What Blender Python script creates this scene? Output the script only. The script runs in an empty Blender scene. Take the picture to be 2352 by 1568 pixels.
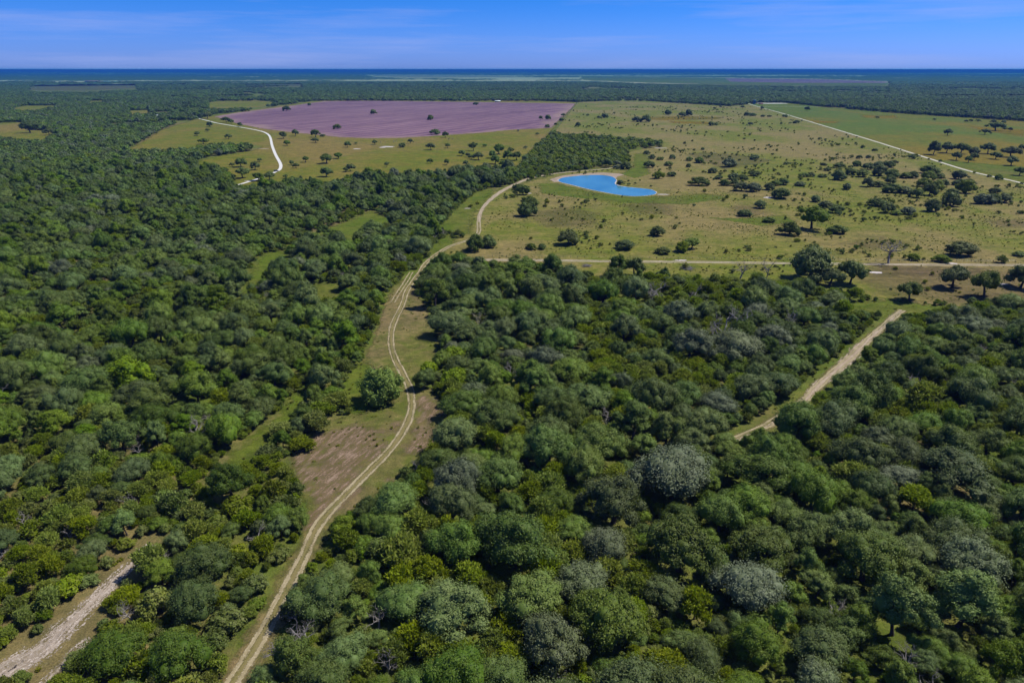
import bpy, math, random
import numpy as np
from mathutils import Vector

R = math.radians
random.seed(7)
RNG = np.random.default_rng(11)
S = bpy.context.scene
COL = S.collection

# ------------------------------------------------------------------ camera
CAM_H, FPX, CX, CY, HORIZON = 100.0, 1568.0, 1176.0, 784.0, 160.0   # lens measured on a 2352 x 1568 grid
PITCH = math.atan((CY - HORIZON) / FPX)
cam = bpy.data.cameras.new('camera')
cam.sensor_width = 36.0
cam.lens = 36.0 * FPX / 2352.0
cam.clip_start, cam.clip_end = 0.5, 120000.0
camo = bpy.data.objects.new('camera', cam)
COL.objects.link(camo)
camo.location = (0, 0, CAM_H)
camo.rotation_euler = (math.pi / 2 - PITCH, 0, 0)
S.camera = camo

# ------------------------------------------------------------------ sky and sun
SUN_EL, SUN_AZ = R(55), R(72)            # azimuth counted from +Y towards +X
w = bpy.data.worlds.new('World'); S.world = w; w.use_nodes = True
nt = w.node_tree; nt.nodes.clear()
N = nt.nodes.new
out = N('ShaderNodeOutputWorld'); bg = N('ShaderNodeBackground'); sky = N('ShaderNodeTexSky')
sky.sky_type = 'NISHITA'; sky.sun_disc = False
sky.sun_elevation = SUN_EL; sky.sun_rotation = SUN_AZ
sky.altitude = 0; sky.air_density = 1.0; sky.dust_density = 0.35; sky.ozone_density = 3.0
# the clear-day blue deepens quickly above the pale horizon and stays deep overhead
sep = N('ShaderNodeSeparateXYZ'); up_ = N('ShaderNodeMapRange'); up_.interpolation_type = 'SMOOTHSTEP'
up_.inputs[1].default_value = -0.02; up_.inputs[2].default_value = 0.11
tone = N('ShaderNodeMix'); tone.data_type = 'RGBA'; tone.inputs[6].default_value = (0.40, 0.66, 2.10, 1); tone.inputs[7].default_value = (0.085, 0.50, 1.50, 1)
tint = N('ShaderNodeMix'); tint.data_type = 'RGBA'; tint.blend_type = 'MULTIPLY'; tint.inputs[0].default_value = 1.0
zen = N('ShaderNodeMix'); zen.data_type = 'RGBA'; zen.inputs[7].default_value = (0.42, 0.60, 0.88, 1)
up2 = N('ShaderNodeMapRange'); up2.inputs[1].default_value = 0.1; up2.inputs[2].default_value = 0.7
# thin high cirrus streaks, stretched along the horizon
geo = N('ShaderNodeTexCoord'); mp = N('ShaderNodeMapping'); mp.inputs['Scale'].default_value = (1.6, 1.6, 26.0)
nz = N('ShaderNodeTexNoise'); nz.inputs['Scale'].default_value = 1.7; nz.inputs['Detail'].default_value = 7; nz.inputs['Roughness'].default_value = 0.6
cr = N('ShaderNodeValToRGB'); cr.color_ramp.elements[0].position = 0.47; cr.color_ramp.elements[1].position = 0.74
cr.color_ramp.elements[1].color = (0.42, 0.42, 0.42, 1)
cl = N('ShaderNodeMix'); cl.data_type = 'RGBA'; cl.inputs[7].default_value = (4.4, 5.2, 9.6, 1)
L = nt.links.new
L(geo.outputs['Generated'], mp.inputs[0]); L(mp.outputs[0], nz.inputs['Vector']); L(nz.outputs['Fac'], cr.inputs[0])
L(geo.outputs['Generated'], sep.inputs[0]); L(sep.outputs[2], up_.inputs[0]); L(up_.outputs[0], tone.inputs[0]); L(tone.outputs[2], zen.inputs[6]); L(sep.outputs[2], up2.inputs[0]); L(up2.outputs[0], zen.inputs[0]); L(zen.outputs[2], tint.inputs[7]); L(sky.outputs[0], tint.inputs[6])
L(tint.outputs[2], cl.inputs[6]); L(cr.outputs[0], cl.inputs[0])
L(cl.outputs[2], bg.inputs[0]); L(bg.outputs[0], out.inputs[0])
bg.inputs[1].default_value = 0.071

sun = bpy.data.lights.new('sun', 'SUN'); sun.energy = 4.8; sun.angle = R(0.53); sun.color = (1.0, 0.93, 0.80)
suno = bpy.data.objects.new('sun', sun); COL.objects.link(suno)
sdir = Vector((math.cos(SUN_EL) * math.sin(SUN_AZ), math.cos(SUN_EL) * math.cos(SUN_AZ), math.sin(SUN_EL)))
suno.rotation_euler = sdir.to_track_quat('Z', 'Y').to_euler()
suno.location = sdir * 400

S.view_settings.view_transform = 'Standard'; S.view_settings.look = 'None'
S.view_settings.exposure = 0.35; S.view_settings.gamma = 1.0; S.view_settings.use_curve_mapping = False
S.cycles.max_bounces = 5; S.cycles.diffuse_bounces = 2; S.cycles.glossy_bounces = 2; S.cycles.transmission_bounces = 2
S.cycles.transparent_max_bounces = 12; S.cycles.volume_bounces = 0
S.cycles.use_denoising = True
S.cycles.use_adaptive_sampling = True; S.cycles.adaptive_threshold = 0.02

# ------------------------------------------------------------------ measuring helpers
SP, CP = math.sin(PITCH), math.cos(PITCH)
def ground(px, py):
    """a point of the 2352 x 1568 grid -> where that line of sight meets the ground"""
    dx = (px - CX) / FPX; dy = (CY - py) / FPX
    vy = CP + dy * SP; vz = -SP + dy * CP
    t = CAM_H / -min(vz, -0.0016)
    return (dx * t, vy * t)
def depth(x, y, z=0.0):
    return y * CP - (z - CAM_H) * SP
def screen(x, y, z):
    d = y * CP + (CAM_H - z) * SP
    u = y * SP - (CAM_H - z) * CP
    return (CX + FPX * x / d, CY - FPX * u / d)
def poly(pts): return np.array([ground(*p) for p in pts])
def za(x, y): return (x * 0.5, 149.3 + y * 0.5)            # two enlargements of the upper half
def zb(x, y): return (1176 + x * 0.5, 149.3 + y * 0.5)

def inside(P, pg):
    x, y = P[:, 0], P[:, 1]
    r = np.zeros(len(P), bool); n = len(pg); j = n - 1
    for i in range(n):
        xi, yi = pg[i]; xj, yj = pg[j]
        if yi != yj:
            c = ((yi > y) != (yj > y)) & (x < (xj - xi) * (y - yi) / (yj - yi) + xi)
            r ^= c
        j = i
    return r
def seg_dist(P, line):
    best = np.full(len(P), 1e9)
    for a, b in zip(line[:-1], line[1:]):
        d = b - a; l2 = max((d * d).sum(), 1e-9)
        t = np.clip(((P - a) @ d) / l2, 0, 1)
        q = a + t[:, None] * d
        best = np.minimum(best, np.hypot(P[:, 0] - q[:, 0], P[:, 1] - q[:, 1]))
    return best
def signed(P, pg):
    d = seg_dist(P, np.vstack([pg, pg[:1]]))
    return np.where(inside(P, pg), d, -d)
def smooth_line(pts, step):
    """Catmull-Rom through pts, resampled evenly"""
    P = np.vstack([2 * pts[0] - pts[1], pts, 2 * pts[-1] - pts[-2]])
    o = []
    for i in range(1, len(P) - 2):
        p0, p1, p2, p3 = P[i - 1:i + 3]
        for t in np.linspace(0, 1, 16, endpoint=False):
            o.append(0.5 * (2 * p1 + (p2 - p0) * t + (2 * p0 - 5 * p1 + 4 * p2 - p3) * t * t + (3 * p1 - p0 - 3 * p2 + p3) * t ** 3))
    o.append(P[-2]); o = np.array(o)
    s = np.concatenate([[0], np.cumsum(np.hypot(*np.diff(o, axis=0).T))])
    n = max(2, int(s[-1] / step))
    u = np.linspace(0, s[-1], n)
    return np.stack([np.interp(u, s, o[:, 0]), np.interp(u, s, o[:, 1])], 1), u

# ------------------------------------------------------------------ object helpers
def mesh(name, V, F, mats=(), attrs=None, mi=None, smooth=False):
    """V (n,3); F list of index arrays (all of one size per array)"""
    me = bpy.data.meshes.new(name)
    V = np.asarray(V, np.float32)
    Fs = [np.asarray(f, np.int32) for f in (F if isinstance(F, list) else [F]) if len(f)]
    loops = np.concatenate([f.ravel() for f in Fs]); tot = np.concatenate([np.full(len(f), f.shape[1], np.int32) for f in Fs])
    me.vertices.add(len(V)); me.vertices.foreach_set('co', V.ravel())
    me.loops.add(len(loops)); me.loops.foreach_set('vertex_index', loops)
    me.polygons.add(len(tot)); me.polygons.foreach_set('loop_start', np.concatenate([[0], np.cumsum(tot)[:-1]]).astype(np.int32))
    if mi is not None: me.polygons.foreach_set('material_index', np.asarray(mi, np.int32))
    if smooth: me.polygons.foreach_set('use_smooth', np.ones(len(tot), bool))
    for k, v in (attrs or {}).items():
        a = me.attributes.new(k, 'FLOAT', 'POINT'); a.data.foreach_set('value', np.asarray(v, np.float32))
    for m in mats: me.materials.append(m)
    me.update(calc_edges=True); me.validate()
    return me
def obj(name, me, parent=None, col=COL):
    o = bpy.data.objects.new(name, me); col.objects.link(o)
    if parent is not None: o.parent = parent
    return o
def tag(o, label=None, cat=None, group=None, kind=None):
    for k, v in (('label', label), ('category', cat), ('group', group), ('kind', kind)):
        if v: o[k] = v
    return o
class Geo:
    """collects boxes, tubes and prisms into one mesh"""
    def __init__(s): s.V, s.Q, s.T, s.n = [], [], [], 0
    def add(s, V, Q=None, T=None):
        s.V.append(np.asarray(V, float))
        if Q is not None and len(Q): s.Q.append(np.asarray(Q) + s.n)
        if T is not None and len(T): s.T.append(np.asarray(T) + s.n)
        s.n += len(V); return s
    def box(s, c, d, rz=0.0, taper=1.0):
        x, y, z = (v / 2 for v in d)
        V = [(-x, -y, -z), (x, -y, -z), (x, y, -z), (-x, y, -z)] + [(a * taper, b * taper, z) for a, b in ((-x, -y), (x, -y), (x, y), (-x, y))]
        V = np.array(V); c0, s0 = math.cos(rz), math.sin(rz)
        V = np.stack([V[:, 0] * c0 - V[:, 1] * s0, V[:, 0] * s0 + V[:, 1] * c0, V[:, 2]], 1) + np.array(c)
        return s.add(V, [(0, 3, 2, 1), (4, 5, 6, 7), (0, 1, 5, 4), (1, 2, 6, 5), (2, 3, 7, 6), (3, 0, 4, 7)])
    def tube(s, pts, rad, k=6):
        pts = np.asarray(pts, float); n = len(pts)
        rad = np.broadcast_to(np.asarray(rad, float), (n,))
        t = np.gradient(pts, axis=0); t /= np.linalg.norm(t, axis=1)[:, None] + 1e-9
        ref = np.where(np.abs(t[:, 2:3]) > 0.85, np.array([[1.0, 0, 0]]), np.array([[0, 0, 1.0]]))
        u = np.cross(t, ref); u /= np.linalg.norm(u, axis=1)[:, None] + 1e-9
        v = np.cross(t, u)
        a = np.arange(k) * 2 * math.pi / k
        V = (pts[:, None] + rad[:, None, None] * (np.cos(a)[None, :, None] * u[:, None] + np.sin(a)[None, :, None] * v[:, None])).reshape(-1, 3)
        Q = [(i * k + j, i * k + (j + 1) % k, (i + 1) * k + (j + 1) % k, (i + 1) * k + j) for i in range(n - 1) for j in range(k)]
        return s.add(V, Q)
    def build(s, name, mats, smooth=False, attrs=None):
        F = ([np.vstack(s.Q)] if s.Q else []) + ([np.vstack(s.T)] if s.T else [])
        return mesh(name, np.vstack(s.V), F, mats, attrs, smooth=smooth)

# ------------------------------------------------------------------ materials
class M:
    """small node-tree builder"""
    def __init__(s, name):
        s.m = bpy.data.materials.new(name); s.m.use_nodes = True; s.t = s.m.node_tree; s.t.nodes.clear()
        s.o = s.n('ShaderNodeOutputMaterial')
    def n(s, k): return s.t.nodes.new(k)
    def l(s, a, b): s.t.links.new(a, b)
    def put(s, sock, v):
        if hasattr(v, 'node'): s.l(v, sock)
        elif isinstance(v, (tuple, list)) and len(v) == 3 and sock.type == 'RGBA': sock.default_value = (*v, 1)
        else: sock.default_value = v
    def pos(s): return s.n('ShaderNodeNewGeometry').outputs['Position']
    def attr(s, k): a = s.n('ShaderNodeAttribute'); a.attribute_name = k; return a.outputs['Fac']
    def rnd(s): return s.n('ShaderNodeObjectInfo').outputs['Random']
    def noise(s, scale, det=4, rough=0.55, vec=None, stretch=None, dist=0.0):
        v = vec if vec is not None else s.pos()
        if stretch:
            mp = s.n('ShaderNodeMapping'); mp.inputs['Scale'].default_value = stretch[:3]
            if len(stretch) > 3:                  # drawn out along the heading stretch[3]
                mp.vector_type = 'TEXTURE'; mp.inputs['Rotation'].default_value = (0, 0, stretch[3]); mp.inputs['Scale'].default_value = [1 / v_ for v_ in stretch[:3]]
            s.l(v, mp.inputs[0]); v = mp.outputs[0]
        n = s.n('ShaderNodeTexNoise'); n.inputs['Scale'].default_value = scale; n.inputs['Detail'].default_value = det
        n.inputs['Roughness'].default_value = rough; n.inputs['Distortion'].default_value = dist
        s.l(v, n.inputs['Vector']); return n.outputs['Fac']
    def math(s, op, a, b=0.0, c=0.0):
        n = s.n('ShaderNodeMath'); n.operation = op
        for i, v in enumerate((a, b, c)): s.put(n.inputs[i], v)
        return n.outputs[0]
    def step(s, v, lo, hi, a=0.0, b=1.0):
        n = s.n('ShaderNodeMapRange'); n.interpolation_type = 'SMOOTHSTEP'
        for i, q in enumerate((v, lo, hi, a, b)): s.put(n.inputs[i], q)
        return n.outputs[0]
    def mix(s, f, a, b, mode='MIX'):
        n = s.n('ShaderNodeMix'); n.data_type = 'RGBA'; n.blend_type = mode
        s.put(n.inputs[0], f); s.put(n.inputs[6], a); s.put(n.inputs[7], b); return n.outputs[2]
    def hsv(s, c, h=0.5, sa=1.0, v=1.0):
        n = s.n('ShaderNodeHueSaturation'); s.put(n.inputs['Hue'], h); s.put(n.inputs['Saturation'], sa); s.put(n.inputs['Value'], v); s.put(n.inputs['Color'], c); return n.outputs[0]
    def bsdf(s, col, rough=0.85, spec=0.15, metal=0.0, bump=None, bd=0.1, bs=0.5):
        b = s.n('ShaderNodeBsdfPrincipled'); s.put(b.inputs['Base Color'], col); s.put(b.inputs['Roughness'], rough)
        b.inputs['Specular IOR Level'].default_value = spec; b.inputs['Metallic'].default_value = metal
        if bump is not None:
            q = s.n('ShaderNodeBump'); q.inputs['Strength'].default_value = bs; q.inputs['Distance'].default_value = bd
            s.l(bump, q.inputs['Height']); s.l(q.outputs[0], b.inputs['Normal'])
        return b.outputs[0]
    def out(s, sh, alpha=None):
        if alpha is not None:
            t = s.n('ShaderNodeBsdfTransparent'); m = s.n('ShaderNodeMixShader')
            s.put(m.inputs[0], alpha); s.l(t.outputs[0], m.inputs[1]); s.l(sh, m.inputs[2]); sh = m.outputs[0]
        s.l(sh, s.o.inputs['Surface']); return s.m

def leaf_mat(name, a, b, c, hue=0.03, val=0.5, trans=0.25, sat=0.18):
    m = M(name); t = m.attr('tint'); r = m.rnd()
    col = m.mix(m.step(t, 0.0, 0.6), a, b); col = m.mix(m.step(t, 0.55, 1.0), col, c)
    r2 = m.math('FRACT', m.math('MULTIPLY', r, 7.31)); r3 = m.math('FRACT', m.math('MULTIPLY', r, 23.7))
    col = m.hsv(col, m.math('MULTIPLY_ADD', r, hue * 2, 0.487 - hue), m.math('MULTIPLY_ADD', r2, sat * 2, 1.05 - sat), m.math('MULTIPLY_ADD', r3, val, 1 - val / 2))
    d = m.bsdf(col, 0.62, 0.22)
    tr = m.n('ShaderNodeBsdfTranslucent'); m.l(m.mix(0.5, col, (0.10, 0.15, 0.02)), tr.inputs[0])
    mx = m.n('ShaderNodeMixShader'); mx.inputs[0].default_value = trans
    m.l(d, mx.inputs[1]); m.l(tr.outputs[0], mx.inputs[2])
    return m.out(mx.outputs[0])
LEAF = {
    'oak':   leaf_mat('oak_leaves', (0.067, 0.119, 0.026), (0.120, 0.179, 0.043), (0.136, 0.184, 0.059), 0.014, 0.70),
    'grey':  leaf_mat('mossy_oak_leaves', (0.092, 0.121, 0.056), (0.132, 0.164, 0.085), (0.174, 0.199, 0.129), 0.012, 0.35, 0.15),
    'broad': leaf_mat('broadleaf_leaves', (0.078, 0.138, 0.022), (0.127, 0.198, 0.035), (0.170, 0.232, 0.055), 0.014, 0.5),
    'mesq':  leaf_mat('mesquite_leaves', (0.130, 0.201, 0.015), (0.190, 0.260, 0.027), (0.235, 0.282, 0.052), 0.012, 0.4, 0.45),
    'shrub': leaf_mat('shrub_leaves', (0.089, 0.139, 0.021), (0.139, 0.192, 0.032), (0.182, 0.208, 0.071), 0.02, 0.5, 0.3),
    'dark':  leaf_mat('pasture_oak_leaves', (0.068, 0.108, 0.024), (0.111, 0.153, 0.036), (0.146, 0.181, 0.059), 0.014, 0.45),
    'green': leaf_mat('full_green_leaves', (0.102, 0.181, 0.012), (0.162, 0.253, 0.018), (0.215, 0.292, 0.034), 0.006, 0.15, 0.3),
    'tuft': leaf_mat('tuft_leaves', (0.165, 0.200, 0.028), (0.205, 0.230, 0.042), (0.240, 0.245, 0.070), 0.015, 0.3, 0.5),
    'bright': leaf_mat('bright_leaves', (0.108, 0.171, 0.006), (0.174, 0.238, 0.007), (0.218, 0.259, 0.021), 0.010, 0.3, 0.4),
}
def bark_mat(name, a, b):
    m = M(name); n = m.noise(2.2, 5, 0.6)
    return m.out(m.bsdf(m.mix(n, a, b), 0.9, 0.1, bump=m.noise(9, 3), bd=0.05))
BARK = bark_mat('bark', (0.040, 0.033, 0.030), (0.115, 0.098, 0.090))
DEADWOOD = bark_mat('bleached_wood', (0.14, 0.128, 0.124), (0.29, 0.27, 0.26))

def ground_mat(name, green, olive, tan, bare, bias=0.0, fine=1.0, alpha=False, amp=5.0, op=1.0, patch=0.020):
    """grass and soil in patches of several sizes; 'edge' = metres inside the outline"""
    m = M(name)
    big = m.noise(patch * 0.33, 5, 0.6, stretch=(1, 0.55, 1)); mid = m.noise(patch * 2.2, 6, 0.65, dist=0.6); sm = m.noise(0.35, 5, 0.7); tiny = m.noise(2.6 * fine, 3, 0.7)
    c = m.mix(m.step(mid, 0.38, 0.62), green, olive)
    c = m.mix(m.step(m.math('ADD', big, m.math('MULTIPLY', sm, 0.22)), 0.55 - bias, 0.72 - bias), c, tan)
    c = m.mix(m.step(m.math('MULTIPLY_ADD', mid, 0.5, m.math('MULTIPLY', sm, 0.5)), 0.60 - bias, 0.70 - bias), c, bare)
    c = m.mix(0.85, c, m.mix(m.step(tiny, 0.25, 0.75), (0.55, 0.55, 0.55), (1.35, 1.35, 1.3)), 'MULTIPLY')
    med = m.noise(0.11, 5, 0.7, stretch=(0.7, 1.2, 1), dist=0.4)
    c = m.mix(0.8, c, m.mix(m.step(med, 0.32, 0.68), (0.70, 0.74, 0.70), (1.25, 1.2, 1.2)), 'MULTIPLY')
    c = m.mix(0.7, c, m.mix(m.step(sm, 0.3, 0.7), (0.68, 0.71, 0.72), (1.22, 1.2, 1.15)), 'MULTIPLY')
    sh = m.bsdf(c, 0.95, 0.05, bump=m.math('ADD', m.math('MULTIPLY', tiny, 0.5), sm), bd=0.5, bs=0.55)
    if not alpha: return m.out(sh)
    e = m.attr('edge')
    a = m.step(m.math('ADD', e, m.math('MULTIPLY', m.math('SUBTRACT', m.noise(0.22, 5, 0.7), 0.5), amp * 4)), -0.6 - amp * 0.3, 0.9 + amp * 0.3, 0.0, op)
    return m.out(sh, a)

G_PAST = ground_mat('pasture_grass', (0.104, 0.126, 0.017), (0.152, 0.144, 0.034), (0.186, 0.148, 0.060), (0.172, 0.126, 0.084), 0.02, alpha=True, patch=0.026)
G_GRAZED = ground_mat('grazed_grass', (0.105, 0.122, 0.013), (0.144, 0.128, 0.020), (0.175, 0.130, 0.038), (0.164, 0.118, 0.067), 0.00, alpha=True, patch=0.014)
G_MEADOW = ground_mat('meadow_grass', (0.076, 0.116, 0.015), (0.105, 0.119, 0.020), (0.155, 0.118, 0.017), (0.109, 0.088, 0.042), 0.01, alpha=True, patch=0.010)
G_FLOOR = ground_mat('woodland_floor', (0.080, 0.112, 0.018), (0.115, 0.125, 0.030), (0.150, 0.120, 0.055), (0.175, 0.125, 0.085), -0.02, patch=0.03)
G_CLEAR = ground_mat('mown_grass', (0.092, 0.108, 0.022), (0.130, 0.118, 0.040), (0.165, 0.126, 0.066), (0.205, 0.150, 0.102), 0.01, alpha=True, amp=2.2, patch=0.05)
def straw_mat():
    m = M('cut_straw'); a = m.noise(0.45, 5, 0.7, stretch=(0.40, 1.5, 1, R(68))); b = m.noise(0.09, 4, 0.6); c_ = m.noise(2.2, 4, 0.7)
    col = m.mix(m.step(a, 0.38, 0.62), (0.150, 0.105, 0.062), (0.215, 0.148, 0.105)); col = m.mix(m.step(m.math('MULTIPLY_ADD', a, 0.6, m.math('MULTIPLY', c_, 0.4)), 0.52, 0.66), col, (0.330, 0.245, 0.190))
    e = m.math('ADD', m.attr('edge'), m.math('MULTIPLY', m.math('SUBTRACT', b, 0.5), 26.0))
    al = m.math('MULTIPLY', m.step(e, -1.5, 4.0), m.step(m.math('MULTIPLY_ADD', a, 0.65, m.math('MULTIPLY', c_, 0.35)), 0.36, 0.58, 0.12, 0.80))
    return m.out(m.bsdf(col, 0.95, 0.05, bump=c_, bd=0.3), al)
G_MOWN = straw_mat()
G_LUSH = ground_mat('lush_grass', (0.085, 0.125, 0.014), (0.110, 0.130, 0.022), (0.135, 0.128, 0.034), (0.140, 0.115, 0.050), -0.02, alpha=True, amp=5.0, op=0.85)
G_BROWN = ground_mat('dry_grass', (0.101, 0.088, 0.042), (0.126, 0.094, 0.059), (0.143, 0.102, 0.076), (0.118, 0.084, 0.080), 0.05, alpha=True, amp=10.0, op=0.28)
G_GOLD = ground_mat('flowering_weeds', (0.109, 0.109, 0.013), (0.155, 0.118, 0.012), (0.202, 0.134, 0.010), (0.126, 0.109, 0.025), 0.02, alpha=True, amp=10.0, op=0.7)

def plough_mat():
    m = M('ploughed_soil')
    wv = m.n('ShaderNodeTexWave'); mp = m.n('ShaderNodeMapping'); mp.inputs['Rotation'].default_value = (0, 0, R(30))
    m.l(m.pos(), mp.inputs[0]); m.l(mp.outputs[0], wv.inputs[0]); wv.inputs['Scale'].default_value = 0.055; wv.inputs['Distortion'].default_value = 1.2; wv.inputs['Detail'].default_value = 3
    wv2 = m.n('ShaderNodeTexWave'); m.l(mp.outputs[0], wv2.inputs[0]); wv2.inputs['Scale'].default_value = 0.012; wv2.inputs['Distortion'].default_value = 2.5; wv2.inputs['Detail'].default_value = 4
    big = m.noise(0.006, 5, 0.6, stretch=(0.35, 1, 1, R(60))); sm = m.noise(0.06, 5, 0.7, stretch=(0.2, 1.8, 1, R(60)))
    c = m.mix(m.step(big, 0.35, 0.65), (0.105, 0.056, 0.096), (0.165, 0.092, 0.130))
    c = m.mix(m.step(sm, 0.35, 0.7), c, (0.215, 0.128, 0.150))
    c = m.mix(0.5, c, m.mix(wv.outputs['Fac'], (0.6, 0.6, 0.65), (1.3, 1.3, 1.3)), 'MULTIPLY')
    c = m.mix(0.6, c, m.mix(wv2.outputs['Fac'], (0.7, 0.7, 0.75), (1.25, 1.25, 1.25)), 'MULTIPLY')
    e = m.attr('edge')
    rim = m.step(m.math('ADD', e, m.math('MULTIPLY', m.math('SUBTRACT', m.noise(0.012, 4), 0.5), 120.0)), 0.0, 40.0, 0.7, 0.0)
    c = m.mix(rim, c, (0.250, 0.165, 0.150))
    st = m.noise(0.022, 6, 0.7, stretch=(0.10, 2.2, 1, R(60)))
    c = m.mix(0.55, c, m.mix(m.step(st, 0.35, 0.65), (0.66, 0.64, 0.70), (1.3, 1.3, 1.3)), 'MULTIPLY')
    a = m.step(m.math('ADD', e, m.math('MULTIPLY', m.math('SUBTRACT', m.noise(0.1, 4), 0.5), 16.0)), -2, 2.5)
    return m.out(m.bsdf(c, 0.95, 0.05, bump=wv.outputs['Fac'], bd=0.25), a)
PLOUGH = plough_mat()

def dirt_mat(name, a, b, c, dark, edge=0.35, amp=0.9, streak=None):
    """bare track: 'edge' = metres inside the strip; grass breaks in where the noise says so"""
    m = M(name); n1 = m.noise(0.5, 5, 0.7); n2 = m.noise(2.4, 4, 0.7); n3 = m.noise(0.08, 4, 0.6)
    if streak:                                # grain drawn out along the way the wheels run
        cx = m.n('ShaderNodeCombineXYZ'); m.l(m.math('MULTIPLY', m.attr('along'), 0.16), cx.inputs[0]); m.l(m.attr('across'), cx.inputs[1])
        n1 = m.math('MULTIPLY_ADD', m.noise(streak, 4, 0.65, vec=cx.outputs[0]), 0.75, m.math('MULTIPLY', n1, 0.25))
    col = m.mix(m.step(n1, 0.35, 0.65), a, b); col = m.mix(m.step(n2, 0.5, 0.75), col, c)
    col = m.mix(m.math('MULTIPLY', m.step(n3, 0.52, 0.66), 0.5), col, dark)
    al = m.step(m.math('ADD', m.attr('edge'), m.math('MULTIPLY', m.math('SUBTRACT', m.math('MULTIPLY_ADD', n1, 0.6, m.math('MULTIPLY', n2, 0.4)), 0.5), amp)), 0.0, edge)
    return m.out(m.bsdf(col, 0.95, 0.05, bump=n2, bd=0.15), al)
DIRT = dirt_mat('pale_track_dirt', (0.22, 0.18, 0.105), (0.31, 0.26, 0.17), (0.42, 0.37, 0.28), (0.15, 0.13, 0.07), 0.3, 2.6, 1.2)
SAND = dirt_mat('caliche_sand', (0.20, 0.16, 0.115), (0.36, 0.30, 0.26), (0.54, 0.49, 0.47), (0.14, 0.12, 0.07), 1.0, 15.0, 1.3)
STONE = dirt_mat('stony_rut', (0.24, 0.18, 0.125), (0.34, 0.275, 0.22), (0.50, 0.44, 0.40), (0.15, 0.125, 0.07), 0.7, 12.0, 1.4)
GRAVEL = dirt_mat('white_gravel', (0.512, 0.480, 0.480), (0.576, 0.544, 0.552), (0.640, 0.616, 0.624), (0.480, 0.440, 0.416), 0.5, 0.6)
GRAVEL2 = dirt_mat('cream_gravel', (0.420, 0.378, 0.319), (0.470, 0.428, 0.370), (0.538, 0.504, 0.437), (0.378, 0.336, 0.277), 0.5, 1.0)
BANK = dirt_mat('pond_bank_soil', (0.252, 0.189, 0.151), (0.319, 0.244, 0.193), (0.386, 0.311, 0.260), (0.160, 0.134, 0.076), 1.0, 6.0)
CALICHE = dirt_mat('caliche_patch', (0.386, 0.336, 0.336), (0.470, 0.420, 0.428), (0.554, 0.512, 0.521), (0.336, 0.286, 0.277), 0.6, 4.0)

def water_mat():
    m = M('pond_water')
    n = m.step(m.noise(0.035, 5, 0.65, stretch=(1, 0.6, 1)), 0.3, 0.7)
    b = m.bsdf(m.mix(n, (0.040, 0.165, 0.260), (0.075, 0.235, 0.330)), 0.14, 0.5, bump=m.noise(0.9, 4, 0.6, stretch=(1, 0.5, 1)), bd=0.05, bs=0.25)
    return m.out(b)
WATER = water_mat()
def plain(name, c, rough=0.6, spec=0.3, metal=0.0, var=0.12):
    m = M(name); n = m.noise(1.5, 4, 0.6)
    return m.out(m.bsdf(m.mix(n, tuple(v * (1 - var) for v in c), tuple(v * (1 + var) for v in c)), rough, spec, metal))

# ------------------------------------------------------------------ the lie of the land (outlines measured in the photograph)
TRACK = poly([(520, 1590), (590, 1480), (640, 1390), (690, 1290), (735, 1200), (800, 1130), (850, 1080), (905, 1020), (935, 970), (946, 930), (941, 890), (921, 850),
              (905, 820), (898, 780), (905, 740), (924, 700), (937, 665), (962, 628), (985, 598), (1030, 567), (1080, 550), (1098, 535), (1100, 510), (1105, 485),
              (1125, 460), (1160, 435), (1210, 412), (1260, 401), (1310, 395), (1360, 391), (1408, 386)])
SPUR = poly([(945, 625), (930, 650), (915, 672), (902, 695)])
LANE = poly([(985, 598), (1060, 597), (1130, 597), (1250, 598), (1400, 600), (1600, 602), (1800, 604.5), (2000, 607), (2150, 608), (2352, 609), (2700, 612)])
SANDY = poly([(-60, 1600), (0, 1553), (43, 1523), (107, 1483), (167, 1424), (223, 1370), (269, 1327), (328, 1273), (350, 1250)])
SANDY2 = poly([(80, 1590), (125, 1540), (166, 1502), (212, 1466)])
RUTTED = poly([(2072, 712), (2035, 745), (2000, 775), (1960, 815), (1920, 850), (1880, 885), (1845, 922), (1790, 960), (1740, 988), (1680, 1012)])
ROAD = poly([za(*p) for p in [(760, 196), (800, 212), (845, 228), (895, 242), (960, 258), (1000, 268), (1100, 285), (1180, 300), (1220, 312), (1240, 330), (1250, 370),
             (1265, 410), (1283, 443), (1290, 462), (1285, 480), (1268, 490), (1240, 503), (1200, 518), (1150, 534), (1090, 552)]])
STRAIGHT = poly([zb(*p) for p in [(1085, 178), (1130, 192), (1250, 225), (1450, 285), (1670, 352), (1900, 425), (2100, 487), (2352, 545), (2700, 640)]])
PADROAD = poly([zb(*p) for p in [(1135, 191), (1200, 191), (1300, 192), (1420, 194)]])
POND = poly([zb(*p) for p in [(210, 530), (235, 518), (300, 510), (370, 506), (430, 508), (466, 516), (478, 530), (472, 545), (490, 555), (530, 561), (590, 567), (640, 573),
             (662, 585), (655, 594), (620, 600), (560, 603), (500, 598), (430, 586), (350, 570), (280, 552), (230, 540)]])
PLOUGHED = poly([za(*p) for p in [(985, 237), (1100, 218), (1320, 190), (1400, 179), (1490, 167), (1700, 165), (2000, 168), (2352, 173)]] +
                [zb(*p) for p in [(290, 178), (270, 203), (205, 264), (180, 290), (0, 298)]] +
                [za(*p) for p in [(2200, 313), (2000, 326), (1850, 335), (1700, 337), (1560, 332), (1300, 305), (1200, 292), (1100, 272)]])
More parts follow.
